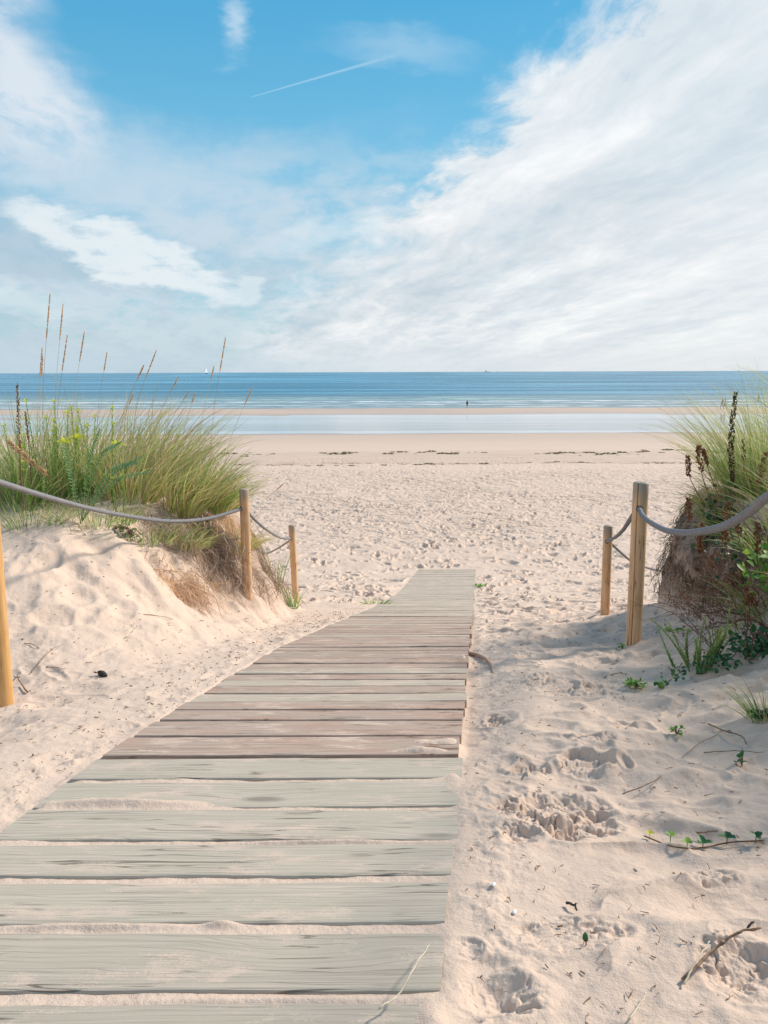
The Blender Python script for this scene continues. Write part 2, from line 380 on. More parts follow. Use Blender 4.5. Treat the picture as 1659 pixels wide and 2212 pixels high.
for px, py, rx, ry, hh in [(955, 1603, .20, .075, .060), (900, 1624, .20, .04, .052), (320, 1622, .12, .03, .05), (250, 1735, .22, .022, .02),
                           (985, 2080, .035, .12, .012), (955, 2205, .05, .06, .022), (995, 1690, .05, .12, .014), (700, 1818, .25, .012, .013),
                           (200, 2000, .2, .012, .012), (480, 1997, .035, .012, .012), (1000, 1420, .08, .07, .056), (600, 2160, .3, .014, .010)]:
    v = CR @ np.array([(px - 829.5) / FPX, (1106 - py) / FPX, -1.0]); v = v / v[1]
    ys = np.linspace(1, 8, 3000); k = np.argmax(EZ + ys * v[2] < EZ - P(ys)); DRIFTS.append((float(v[0] * ys[k]), float(ys[k]), rx, ry, hh))

build_lookup()
# trampled patches and prints in the near sand (positions read off the picture)
for px, py, rx, ry, am in [(1205, 1765, .19, .17, .055), (1120, 1805, .07, .07, .04), (1240, 1805, .09, .06, .04), (1065, 1562, .08, .10, .04), (1140, 1665, .09, .08, .035),
                           (1265, 1650, .10, .09, .045), (1215, 2030, .14, .07, .028), (1010, 2050, .045, .045, .03), (1530, 1895, .07, .06, .03),
                           (1605, 2100, .085, .10, .032), (1050, 2150, .12, .08, .03), (1290, 1590, .09, .07, .03), (1150, 1390, .10, .12, .04),
                           (1250, 1400, .2, .2, .025), (1180, 1480, .25, .2, .02), (1300, 1480, .2, .2, .02), (980, 2200, .05, .03, .025), (1240, 1480, .3, .25, .015)]:
    g = G(px, py); ROUGH.append((g[0], g[1], rx, ry, am))
for px, py, a, b, an, de in [(130, 1640, .06, .10, .4, .02), (255, 1345, .10, .22, .5, .05), (270, 1320, .08, .13, .2, .05), (110, 1340, .10, .16, .6, .06), (80, 1215, .12, .25, .3, .06),
                             (95, 1220, .08, .2, .2, .05), (35, 1300, .12, .22, 0, .05), (45, 1360, .08, .12, 0, .03), (190, 1335, .06, .12, .2, .03), (165, 1290, .10, .16, .3, .05), (360, 1375, .06, .08, .2, .02),
                             (1030, 2130, .08, .12, .2, .035), (1070, 2155, .06, .08, 1.2, .03), (1120, 2150, .05, .06, 0, .02), (1080, 1560, .07, .11, .2, .04), (1145, 1660, .06, .08, .8, .035),
                             (1265, 1640, .10, .07, .1, .05), (1285, 1600, .06, .06, 0, .03), (1120, 1810, .045, .06, .4, .035), (1225, 1810, .05, .06, .9, .04), (1290, 1775, .05, .06, .4, .04),
                             (1160, 1740, .05, .07, .4, .04), (1230, 1735, .06, .05, .4, .03), (1590, 1950, .2, .12, .3, .02), (1500, 1960, .15, .1, .3, .02),
                             (1330, 1700, .25, .10, .4, .02), (1400, 1800, .3, .06, .4, .02), (1450, 1580, .3, .12, .2, .03), (1560, 1700, .2, .1, .2, .03),
                             (1610, 2090, .06, .08, .5, .03), (1300, 1430, .12, .2, .2, .05), (1200, 1440, .1, .2, .1, .04), (1120, 1440, .1, .2, 0, .03), (1380, 1500, .12, .2, .4, .04)]:
    g = G(px, py); DIMP.append((g[0], g[1], a * .85, b * .8, an, de * .5, .3))
# the trodden beach beyond: one dimple per footprint
for _ in range(6500):
    t = random.random(); y = 5.2 + 47 * t ** 1.25
    x = random.uniform(-.40, .50) * (y + 3) + (.6 if y < 14 else 0)
    if xl(y) - .12 < x < xr(y) + .12 and y < YEND + .2: continue
    if y < 10.5 and x < xl(y) - .3: continue
    if y < 9 and x > xr(y) + 1.7: continue
    ramp_ = .22 + .78 * float(sstep(y, 6, 12))
    cen = math.exp(-((x - .10 * y) / (.30 * y + 1)) ** 2)
    if random.random() > .35 + .65 * cen: continue
    k = 1.0 if y < 30 else .8
    sz_ = random.choice([.45, .7, 1, 1, 1.15, 1.5]); DIMP.append((x, y, random.uniform(.05, .10) * sz_, random.uniform(.10, .19) * sz_, random.gauss(.1, .9), random.uniform(.024, .07) * ramp_ * k * (.5 + .6 * cen), random.uniform(.3, .7)))
for _ in range(240):      # track to the right of the walk
    y = random.uniform(2.2, 9); x = xr(y) + random.uniform(.10, 1.5 if y > 3 else .8) + (random.uniform(0, .7) if y > 5 else 0)
    DIMP.append((x, y, random.uniform(.02, .09), random.uniform(.03, .12), random.uniform(-1.5, 1.5), random.uniform(.003, .014) * (.6 + .12 * y), .5))
for _ in range(260):      # small dents on the left slope
    y = random.uniform(3, 8); x = xl(y) - random.uniform(.05, 2.6)
    DIMP.append((x, y, random.uniform(.02, .09), random.uniform(.03, .12), random.uniform(-1.5, 1.5), random.uniform(.002, .010), .4))

# polar sheet, dense where the view is, all the way round
th = np.concatenate([np.linspace(-180, -60, 40, endpoint=False), np.linspace(-60, -31.5, 50, endpoint=False), np.linspace(-31.5, 31.5, 1060, endpoint=False),
                     np.linspace(31.5, 60, 50, endpoint=False), np.linspace(60, 180, 40, endpoint=False)])
th = np.radians(th)
rs = [0.05, .3, .6, .8]; 
while rs[-1] < 420:
    r = rs[-1]; h = max(1.1, float(P(r)))
    rs.append(r + min(max(.0026, .72 * r * r / (787 * h)), 2.2))
rs = np.array(rs)
RR, TT = np.meshgrid(rs, th, indexing='ij')
GX = RR * np.sin(TT); GY = RR * np.cos(TT)
back = GY < 0
DD, SOIL_SHADE = drop(GX, np.maximum(GY, -8))
th0 = np.radians(-31.5); dth = np.radians(63 / 1060)
def window(x, y, rad):
    r = math.hypot(x, y); a = math.atan2(x, y); da = rad / r
    i0, i1 = np.searchsorted(rs, r - rad), np.searchsorted(rs, r + rad) + 1
    j0, j1 = 90 + int((a - da - th0) / dth), 90 + int((a + da - th0) / dth) + 2
    j0 = max(90, min(1150, j0)); j1 = max(90, min(1150, j1))
    return slice(i0, i1), slice(j0, j1)
for (x, y, a, b, an, de, rim) in DIMP:
    s_ = window(x, y, 2.4 * max(a, b)); X_ = GX[s_] - x; Y_ = GY[s_] - y
    if X_.size == 0: continue
    u = X_ * math.cos(an) - Y_ * math.sin(an); v = X_ * math.sin(an) + Y_ * math.cos(an)
    u = u + .25 * a * fbm(X_ / a + x, Y_ / a + y, 5, 2)
    q = (u / a) ** 2 + (v / b) ** 2
    on = (GX[s_] > xl(GY[s_]) - .02) & (GX[s_] < xr(GY[s_]) + .02) & (GY[s_] < YEND + .1)
    oo = np.maximum(xl(GY[s_]) - GX[s_], GX[s_] - xr(GY[s_])); fade = np.where(GY[s_] < YEND + .1, sstep(oo, .0, .10), 1.0)
    DD[s_] += fade * (de * np.exp(-q ** 1.6) - rim * de * np.exp(-((np.sqrt(q) - 1.35) / .28) ** 2))
for (x, y, rx, ry, am) in ROUGH:
    s_ = window(x, y, 1.6 * max(rx, ry)); gx, gy = GX[s_], GY[s_]
    q = np.sqrt(((gx - x) / rx) ** 2 + ((gy - y) / ry) ** 2) + .35 * fbm(gx * 9, gy * 9, 15, 3)
    mk = sstep(q, 1.05, .8)
    c1 = fbm(gx * 17 + .8 * fbm(gx * 30, gy * 30, 35, 2), gy * 17, 25, 3); c2 = fbm(gx * 48, gy * 48, 29, 4)
    c0_ = fbm(gx * 8 + .5 * c1, gy * 8, 27, 2)
    chunks = .55 * c0_ + .35 + (np.clip(np.abs(c1) * 2.2, 0, .75) - .35 + .45 * c2) * (.35 + .65 * sstep(fbm(gx * 6, gy * 6, 37, 2), -.3, .4))
    on = (gx > xl(gy)) & (gx < xr(gy) + .01)
    oo = gx - xr(gy); DD[s_] += sstep(oo, .0, .08) * .62 * am * (mk * (.50 - chunks) - .22 * np.exp(-((q - 1.05) / .16) ** 2))
GZ = EZ - DD
FR = np.interp(GY, [-2, 1, 3.0, 4.2, 4.9, 5.5, 6.2, 6.9, 7.6, 8.4, 9.3, 10.5], [1.6, 1.65, 2.0, 2.28, 2.38, 2.30, 2.27, 2.42, 2.8, 3.6, 5.0, 9.0])
sb_ = GX - FR; wB = sstep(sb_, .02, .30) * sstep(sb_, 1.3, .45) * sstep(GY, 4.6, 5.3) * sstep(GY, 9.5, 8.5) * (GX < 6) * sstep(DD, .98, 1.42)
GX = GX - wB * (.17 + .10 * fbm(GY * 3.1, GZ * 3.4, 201, 4) + .045 * fbm(GY * 11, GZ * 12, 205, 4))
GY = GY - wB * (.10 + .05 * fbm(GX * 6, GZ * 7, 209, 4))
wL_ = np.clip(SOIL_SHADE, 0, 1) * (GX < 0) * sstep(GY, 12, 10)
GX = GX + wL_ * .05 * fbm(GY * 9, GZ * 10, 213, 4)
sheet = grid_mesh('sand_ground', np.stack([GX, GY, GZ], -1), wrap=True, attrs={'soil_shade': np.clip(SOIL_SHADE, 0, 1)})

def new_mat(name):
    m_ = bpy.data.materials.new(name); m_.use_nodes = True; n_ = NT(m_.node_tree); n_.n.clear()
    out = n_.new('ShaderNodeOutputMaterial'); b = n_.new('ShaderNodeBsdfPrincipled'); n_.l.new(b.outputs[0], out.inputs[0])
    return m_, n_, b, out
SANDC = (.650, .500, .396)
def sand_material():
    m_, n, b, out = new_mat('sand')
    geo = n.new('ShaderNodeNewGeometry'); pos = geo.outputs['Position']; x, y, z = n.xyz(pos)
    big = n.noise(pos, .9, 4); med = n.noise(pos, 11, 5, .6); grain = n.noise(pos, 260, 3, .7); speck = n.noise(pos, 90, 2, .5)
    c = n.mix(big, (SANDC[0]*.93, SANDC[1]*.92, SANDC[2]*.92), (SANDC[0]*1.06, SANDC[1]*1.06, SANDC[2]*1.05))
    c = n.mix(n.ss(med, .45, .75, 0, .35), c, (.50, .385, .305))
    c = n.mix(n.ss(grain, .52, .75, 0, .35), c, (.40, .29, .215))
    c = n.mix(n.ss(speck, .70, .76, 0, .55), c, (.30, .19, .12))
    # brown soil in the broken dune faces, painted darker for the bank's shade
    at = n.new('ShaderNodeAttribute', attribute_name='soil_shade')
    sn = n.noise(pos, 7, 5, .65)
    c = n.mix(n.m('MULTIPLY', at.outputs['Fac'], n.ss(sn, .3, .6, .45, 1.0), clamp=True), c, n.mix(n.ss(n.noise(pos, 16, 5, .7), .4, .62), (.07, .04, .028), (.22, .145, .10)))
    # wrack stained band, damp foreshore, water's edge
    yw = n.m('ADD', y, n.m('MULTIPLY', n.m('SUBTRACT', n.noise(n.comb(n.m('MULTIPLY', x, .12), n.m('MULTIPLY', y, .35), 0.0), 1.0, 5, .6), .5), 7.0))
    band = n.m('MULTIPLY', n.ss(yw, 46, 47.5), n.ss(yw, 62, 55))
    c = n.mix(n.m('MULTIPLY', band, n.ss(n.noise(n.comb(n.m('MULTIPLY', x, .5), n.m('MULTIPLY', y, 2.0), 2.0), 1.2, 5, .7), .4, .65, .25, .8)), c, (.50, .37, .29))
    line = n.m('MULTIPLY', n.ss(n.m('ABSOLUTE', n.m('SUBTRACT', yw, 47.0)), .9, .2), n.ss(n.noise(pos, .9, 5, .7), .47, .60))
    c = n.mix(n.m('MULTIPLY', line, .8), c, (.17, .10, .065))
    damp = n.ss(yw, 58, 84)
    c = n.mix(n.m('MULTIPLY', damp, .55), c, (.47, .365, .295))
    wet = n.ss(z, .28, .14)
    wet = n.m('MULTIPLY', wet, n.ss(y, 70, 80))
    c = n.mix(n.m('MULTIPLY', wet, n.ss(y, 122, 130, .6, .2)), c, (.36, .28, .225))
    n.l.new(c, b.inputs['Base Color'])
    n.l.new(n.m('SUBTRACT', .93, n.m('MULTIPLY', wet, .55)), b.inputs['Roughness'])
    b.inputs['Specular IOR Level'].default_value = .25
    # relief: grains near, trodden dimples far
    near = n.ss(y, 9, 3)
    fp = n.m('MULTIPLY', n.ss(n.noise(pos, 1.7, 5, .62), .64, .44), n.ss(n.noise(pos, .22, 3), .35, .62, .35, 1.0))
    fpn = n.noise(pos, 2.6, 5, .65)
    trod = n.m('MULTIPLY', n.ss(y, 16, 26), n.ss(yw, 46, 40))
    h1 = n.m('MULTIPLY', n.m('ADD', n.m('MULTIPLY', fpn, .6), n.m('MULTIPLY', fp, .55)), trod)
    b1 = n.bump(h1, 1.0, .15)
    mid = n.m('MULTIPLY', n.noise(pos, 22, 5, .65), n.ss(y, 50, 10, .25, 1))
    b2 = n.bump(mid, .42, .02, b1)
    b3 = n.bump(n.m('MULTIPLY', grain, near), .5, .0035, b2)
    n.l.new(b3, b.inputs['Normal'])
    return m_
M_SAND = sand_material()
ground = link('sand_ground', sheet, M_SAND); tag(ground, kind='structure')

# ------------------------------------------------------------------ water
def water_material(name, base, rough, wavy, sea=True):
    m_, n, b, out = new_mat(name)
    geo = n.new('ShaderNodeNewGeometry'); pos = geo.outputs['Position']; x, y, z = n.xyz(pos)
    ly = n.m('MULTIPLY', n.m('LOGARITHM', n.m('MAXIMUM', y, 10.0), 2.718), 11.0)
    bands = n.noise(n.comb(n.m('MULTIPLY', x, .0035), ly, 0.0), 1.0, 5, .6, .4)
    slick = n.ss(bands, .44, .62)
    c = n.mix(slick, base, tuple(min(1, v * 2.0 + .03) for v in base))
    if sea:
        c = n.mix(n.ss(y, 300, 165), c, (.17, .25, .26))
        at = n.new('ShaderNodeAttribute', attribute_name='foam')
        fo = n.m('MULTIPLY', at.outputs['Fac'], n.ss(n.noise(n.comb(n.m('MULTIPLY', x, .16), n.m('MULTIPLY', y, .8), 0.0), 1.0, 5, .7), .40, .62))
        c = n.mix(fo, c, (.80, .82, .82))
        gr = n.new('ShaderNodeAttribute', attribute_name='green')
        c = n.mix(n.m('MULTIPLY', gr.outputs['Fac'], .8), c, (.22, .42, .33))
    n.l.new(c, b.inputs['Base Color'])
    b.inputs['IOR'].default_value = 1.33
    if sea: b.inputs['Specular IOR Level'].default_value = .36
    n.l.new(n.m('ADD', rough, n.m('MULTIPLY', slick, -.05)), b.inputs['Roughness'])
    w = n.noise(n.comb(n.m('MULTIPLY', x, .35), n.m('MULTIPLY', y, 1.0), 0.0), 1.3, 4, .6)
    w_ = n.noise(n.comb(n.m('MULTIPLY', x, .05), n.m('MULTIPLY', y, .22), 0.0), 1.0, 4, .6)
    bb = n.bump(w, wavy, .25); bb = n.bump(w_, wavy, 1.2, bb)
    n.l.new(bb, b.inputs['Normal']); return m_
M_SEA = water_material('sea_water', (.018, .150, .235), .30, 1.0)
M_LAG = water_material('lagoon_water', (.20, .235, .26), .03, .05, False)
sy = np.concatenate([np.arange(146, 330, .55), np.geomspace(330, 24000, 90)])
sx = np.concatenate([[-24000, -8000, -3000, -1000, -400], np.linspace(-200, 260, 240), [500, 1200, 3000, 8000, 24000]])
SY, SX = np.meshgrid(sy, sx, indexing='ij')
zw = np.zeros_like(SY); foam = np.zeros_like(SY); green = np.zeros_like(SY)
for (yc, hgt, wdt, x0, x1, fo_, gr_) in [(207, .42, 2.6, -140, 40, .35, .9), (190, .25, 1.6, -200, 260, .9, 0), (181, .15, 1.3, -200, 260, .6, 0), (222, .22, 3, -60, 260, .25, .2), (258, .30, 5, -200, 260, 0, 0), (172, .12, 1.2, -200, 260, .95, 0), (163, .08, 1.0, -200, 260, 1.0, 0), (285, .25, 5, -200, 260, 0, 0), (310, .2, 6, -200, 260, 0, 0)]:
    yw_ = yc + 3.5 * fbm(SX * .012, SX * 0 + yc, int(yc), 4)
    mask = sstep(SX, x0 - 20, x0 + 10) * sstep(SX, x1 + 20, x1 - 10) * (.55 + .45 * fbm(SX * .05, SX * 0 + yc * 2, 7, 3))
    g_ = np.exp(-((SY - yw_) / wdt) ** 2)
    g2 = np.exp(-((SY - (yw_ - wdt * .8)) / (wdt * .8)) ** 2)
    zw += hgt * g_ * mask; foam = np.maximum(foam, fo_ * g2 * mask * 3.4); green = np.maximum(green, gr_ * g2 * mask)
zw += (.05 * fbm(SX * .08, SY * .35, 5, 4)) * sstep(SY, 600, 300)
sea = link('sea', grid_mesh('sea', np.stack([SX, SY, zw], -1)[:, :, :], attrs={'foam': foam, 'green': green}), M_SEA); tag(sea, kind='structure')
lag = np.stack(np.meshgrid(np.linspace(-200, 260, 60), np.linspace(80, 144.5, 40), indexing='xy'), -1)
lag = np.concatenate([lag, np.full(lag.shape[:2] + (1,), .125)], -1)
lo = link('lagoon', grid_mesh('lagoon', lag), M_LAG); tag(lo, kind='structure')

# ------------------------------------------------------------------ materials for things
def wood_material(name, light, dark, tint, dust, rot=0.0):
    m_, n, b, out = new_mat(name)
    tcn = n.new('ShaderNodeTexCoord'); oi = n.new('ShaderNodeObjectInfo'); rnd = oi.outputs['Random']
    o = n.vm('ADD', tcn.outputs['Object'], n.comb(n.m('MULTIPLY', rnd, 37.0), n.m('MULTIPLY', rnd, 91.0), 0.0))
    x, y, z = n.xyz(o)
    warp = n.noise(n.comb(n.m('MULTIPLY', x, 1.4), n.m('MULTIPLY', y, 5.0), 0.0), 1.0, 3)
    yy_ = n.m('ADD', y, n.m('MULTIPLY', warp, .035))
    # knots pull the grain aside
    kn = n.voro(n.comb(n.m('MULTIPLY', x, 1.3), n.m('MULTIPLY', y, 4.5), 3.0), 1.0, 'F1')
    knot = n.ss(kn, .13, .04); knotw = n.ss(kn, .42, .0)
    g1 = n.noise(n.comb(n.m('MULTIPLY', x, 1.1), n.m('MULTIPLY', n.m('ADD', yy_, n.m('MULTIPLY', knotw, .04)), 95), n.m('MULTIPLY', z, 60)), 1.0, 6, .7)
    g2 = n.noise(n.comb(n.m('MULTIPLY', x, 2.6), n.m('MULTIPLY', n.m('ADD', yy_, n.m('MULTIPLY', knotw, .04)), 230), n.m('MULTIPLY', z, 200)), 1.0, 3, .6)
    c = n.mix(n.ss(g1, .30, .70), n.mix(.35, dark, light), light)
    rg_ = n.m('ADD', n.m('MULTIPLY', yy_, 58.0), n.m('MULTIPLY', n.noise(n.comb(n.m('MULTIPLY', x, .8), n.m('MULTIPLY', y, 7.0), 7.0), 1.0, 3, .5), 7.0))
    rg_ = n.m('ADD', rg_, n.m('MULTIPLY', knotw, 3.0))
    tri = n.m('ABSOLUTE', n.m('SUBTRACT', n.m('FRACT', rg_), .5))
    line_ = n.m('MULTIPLY', n.ss(tri, .40, .5), n.ss(g1, .38, .58))
    c = n.mix(n.m('MULTIPLY', line_, .55), c, tuple(v * .72 for v in dark))
    c = n.mix(n.ss(g2, .52, .68, 0, .6), c, tuple(v * .55 for v in dark))
    c = n.mix(n.ss(n.noise(n.comb(n.m('MULTIPLY', x, 2.5), n.m('MULTIPLY', y, 9), 5.0), 1.0, 4), .40, .66, 0, .55), c, tint)
    c = n.mix(n.m('MULTIPLY', n.m('SUBTRACT', rnd, .5), .9), c, tuple(v * .62 for v in light))
    c = n.mix(n.m('MULTIPLY', knotw, .25), c, light); c = n.mix(n.m('MULTIPLY', knot, .7), c, tuple(v * .5 for v in dark))
    # thin checks
    ck = n.noise(n.comb(n.m('MULTIPLY', x, 1.3), n.m('MULTIPLY', yy_, 26), 9.0), 1.0, 2, .5)
    crack = n.m('MULTIPLY', n.ss(n.m('ABSOLUTE', n.m('SUBTRACT', ck, .5)),   .014, .002), n.ss(n.noise(o, 3.0, 2), .48, .58))
    c = n.mix(n.m('MULTIPLY', crack, .7), c, (.10, .075, .055))
    if rot:
        xr_, yr_, zr_ = n.xyz(tcn.outputs['Object'])
        rt = n.m('MULTIPLY', n.ss(n.noise(n.comb(n.m('MULTIPLY', x, 5), n.m('MULTIPLY', y, 22), 1.0), 1.0, 5, .7), .52, .66), n.m('ADD', .25, n.ss(xr_, .25, .62)), clamp=True)
        c = n.mix(n.m('MULTIPLY', rt, rot), c, (.22, .115, .085))
    # film of blown sand
    sn = n.noise(n.comb(n.m('MULTIPLY', x, 3.4), n.m('MULTIPLY', y, 9), 2.0), 1.0, 7, .72)
    sg = n.noise(o, 170, 2, .6)
    sf = n.m('MULTIPLY', n.ss(n.m('ADD', sn, n.m('MULTIPLY', n.m('SUBTRACT', sg, .5), .22)), .52, .64), dust, clamp=True)
    gn = n.new('ShaderNodeNewGeometry'); upz = n.ss(n.xyz(gn.outputs['Normal'])[2], .6, .9)
    sf = n.m('MULTIPLY', sf, upz)
    c = n.mix(sf, c, (.62, .48, .385))
    n.l.new(c, b.inputs['Base Color']); b.inputs['Roughness'].default_value = .85; b.inputs['Specular IOR Level'].default_value = .3
    hh = n.m('ADD', n.m('ADD', n.m('SUBTRACT', n.m('MULTIPLY', g1, .6), n.m('MULTIPLY', line_, .5)), n.m('MULTIPLY', g2, .35)), n.m('MULTIPLY', crack, -1.6))
    n.l.new(n.bump(hh, .55, .003), b.inputs['Normal']); return m_
M_PLANK_G = wood_material('weathered_green_wood', (.555, .475, .385), (.345, .30, .235), (.435, .40, .31), .75)
M_PLANK_B = wood_material('weathered_brown_wood', (.53, .42, .34), (.235, .155, .115), (.43, .265, .20), .72, 1.0)
M_PLANK_F = wood_material('sandy_grey_wood', (.555, .47, .375), (.33, .27, .21), (.46, .38, .30), 1.0)

def post_material(name, a, bcol, grey):
    m_, n, b, out = new_mat(name)
    tcn = n.new('ShaderNodeTexCoord'); oi = n.new('ShaderNodeObjectInfo')
    o = n.vm('ADD', tcn.outputs['Object'], n.comb(n.m('MULTIPLY', oi.outputs['Random'], 17.0), 0.0, 0.0)); x, y, z = n.xyz(tcn.outputs['Object'])
    ox, oy, oz = n.xyz(o)
    g1 = n.noise(n.comb(n.m('MULTIPLY', ox, 60), n.m('MULTIPLY', oy, 60), n.m('MULTIPLY', oz, 2.2)), 1.0, 5, .65)
    g2 = n.noise(n.comb(n.m('MULTIPLY', ox, 9), n.m('MULTIPLY', oy, 9), n.m('MULTIPLY', oz, 3.5)), 1.0, 4, .6)
    c = n.mix(n.ss(g1, .3, .7), bcol, a); c = n.mix(n.ss(g2, .5, .72, 0, .6), c, tuple(v * .7 for v in bcol))
    kn = n.voro(n.comb(n.m('MULTIPLY', ox, 14), n.m('MULTIPLY', oy, 14), n.m('MULTIPLY', oz, 5)), 1.0)
    c = n.mix(n.ss(kn, .13, .03, 0, .7), c, (.16, .08, .035))
    ck = n.noise(n.comb(n.m('MULTIPLY', ox, 34), n.m('MULTIPLY', oy, 34), n.m('MULTIPLY', oz, 1.1)), 1.0, 2, .5)
    ck = n.m('MULTIPLY', n.ss(n.m('ABSOLUTE', n.m('SUBTRACT', ck, .5)), .02, .003), n.ss(n.noise(o, 4.0, 2), .45, .58))
    c = n.mix(n.m('MULTIPLY', ck, .8), c, (.10, .055, .03))
    c = n.mix(n.ss(n.noise(n.comb(n.m('MULTIPLY', ox, 12), n.m('MULTIPLY', oy, 12), n.m('MULTIPLY', oz, 1.6)), 1.0, 5, .7), .5, .72, 0, .5), c, (.42, .36, .29))
    c = n.mix(n.ss(z, .98, 1.13, 0, grey), c, (.30, .27, .22))
    n.l.new(c, b.inputs['Base Color']); b.inputs['Roughness'].default_value = .6; b.inputs['Specular IOR Level'].default_value = .35
    n.l.new(n.bump(g1, .5, .003), b.inputs['Normal']); return m_
M_POST = post_material('pine_post_wood', (.76, .485, .27), (.58, .345, .18), .8)
M_POST_O = post_material('orange_pine_wood', (.70, .42, .17), (.56, .31, .11), .5)

def simple_mat(name, col, rough=.8, var=.25, scale=30, bump=.3, col2=None):
    m_, n, b, out = new_mat(name)
    tcn = n.new('ShaderNodeTexCoord'); f = n.noise(tcn.outputs['Object'], scale, 4, .6)
    c = n.mix(n.ss(f, .3, .7), tuple(v * (1 - var) for v in col), col2 or tuple(min(1, v * (1 + var)) for v in col))
    n.l.new(c, b.inputs['Base Color']); b.inputs['Roughness'].default_value = rough
    if bump: n.l.new(n.bump(f, bump, .004), b.inputs['Normal'])
    return m_
def leaf_mat(name, cols, tip=None, trans=.35, rough=.55, tt=(1.5, 1.5, .9)):
    m_, n, b, out = new_mat(name)
    a = n.new('ShaderNodeAttribute', attribute_name='rnd').outputs['Fac']; t = n.new('ShaderNodeAttribute', attribute_name='tt').outputs['Fac']
    c = n.ramp(a, [(i / (len(cols) - 1), q) for i, q in enumerate(cols)])
    if tip: c = n.mix(n.ss(t, .35, 1.0, 0, .7), c, tip)
    n.l.new(c, b.inputs['Base Color']); b.inputs['Roughness'].default_value = rough; b.inputs['Specular IOR Level'].default_value = .3
    tr = n.new('ShaderNodeBsdfTranslucent'); n.l.new(n.mix(1.0, c, tt, 'MULTIPLY'), tr.inputs[0])
    mx = n.new('ShaderNodeMixShader'); mx.inputs[0].default_value = trans
    n.l.new(b.outputs[0], mx.inputs[1]); n.l.new(tr.outputs[0], mx.inputs[2]); n.l.new(mx.outputs[0], out.inputs[0]); return m_
def rope_mat():
    m_, n, b, out = new_mat('grey_rope'); tcn = n.new('ShaderNodeTexCoord'); f = n.noise(tcn.outputs['Object'], 160, 4, .65); f2 = n.noise(tcn.outputs['Object'], 9, 3)
    c = n.mix(n.ss(f, .3, .7), (.155, .155, .168), (.285, .28, .29)); c = n.mix(n.ss(f2, .5, .7, 0, .35), c, (.33, .30, .27))
    g_ = n.new('ShaderNodeAttribute', attribute_name='groove').outputs['Fac']
    c = n.mix(n.ss(g_, .45, 1.0, 0, .65), c, (.075, .075, .08)); n.l.new(c, b.inputs['Base Color']); b.inputs['Roughness'].default_value = .9
    n.l.new(n.bump(f, .6, .003), b.inputs['Normal']); return m_
M_ROPE = rope_mat()
M_REDSTRAW = leaf_mat('reddish_straw', [(.50, .32, .21), (.66, .47, .34), (.58, .37, .25), (.72, .56, .42)], None, .2)
M_DARK = simple_mat('dark_hole', (.03, .022, .018), .9, .1, 20, 0)
M_GRASS = leaf_mat('marram_green', [(.06, .15, .035), (.13, .26, .06), (.21, .35, .10), (.34, .41, .18), (.50, .47, .28)], (.48, .46, .26))
M_GRASS2 = leaf_mat('marram_yellow_green', [(.16, .24, .07), (.28, .34, .12), (.42, .42, .20), (.52, .46, .27)], (.60, .52, .33))
M_DRYG = leaf_mat('dry_straw', [(.36, .26, .15), (.52, .40, .25), (.62, .50, .35), (.40, .26, .15)], None, .25)
M_PLUME = leaf_mat('seed_plume', [(.48, .31, .23), (.64, .46, .34), (.56, .36, .27)], None, .35)
M_SPURGE = leaf_mat('spurge_leaf', [(.10, .22, .06), (.17, .31, .09), (.27, .40, .12)], (.42, .52, .12), .35)
M_BUSH = leaf_mat('soft_bush_leaf', [(.17, .24, .10), (.28, .36, .15), (.40, .46, .22)], (.50, .52, .24), .35)
M_YEL = leaf_mat('yellow_bract', [(.50, .55, .08), (.62, .60, .10), (.35, .48, .10)], None, .4)
M_FERN = leaf_mat('silvery_leaf', [(.13, .26, .10), (.20, .34, .14), (.30, .42, .20)], None, .25)
M_DKLEAF = leaf_mat('dark_glossy_leaf', [(.020, .075, .03), (.035, .12, .045), (.06, .17, .05)], None, .2, .4)
M_BRLEAF = leaf_mat('bright_leaf', [(.08, .24, .04), (.14, .33, .06), (.30, .45, .10)], None, .35, .45)
M_STEM = simple_mat('brown_stem', (.17, .085, .05), .8, .3, 60, .3)
M_SEED = leaf_mat('rust_seed_capsule', [(.13, .06, .03), (.27, .125, .06), (.42, .215, .105)], None, .15, .7)
M_SEEDDK = leaf_mat('dark_seed_capsule', [(.045, .035, .018), (.09, .06, .03), (.16, .12, .05)], None, .1, .7)
M_ROOT = leaf_mat('grey_root', [(.26, .18, .14), (.42, .32, .25), (.54, .43, .34), (.38, .23, .16)], None, .1, .85)
M_TWIG = simple_mat('dry_twig', (.26, .165, .10), .85, .4, 80, .4)
M_STRAW = simple_mat('pale_straw', (.66, .56, .40), .7, .15, 60, .2)
M_SHELL = simple_mat('shell_white', (.78, .78, .78), .4, .08, 60, .1)
M_CONE = simple_mat('charred_cone', (.035, .03, .024), .8, .4, 200, .6)
M_WEED = leaf_mat('dry_seaweed', [(.10, .11, .03), (.20, .21, .07), (.16, .10, .05)], None, .1, .8)

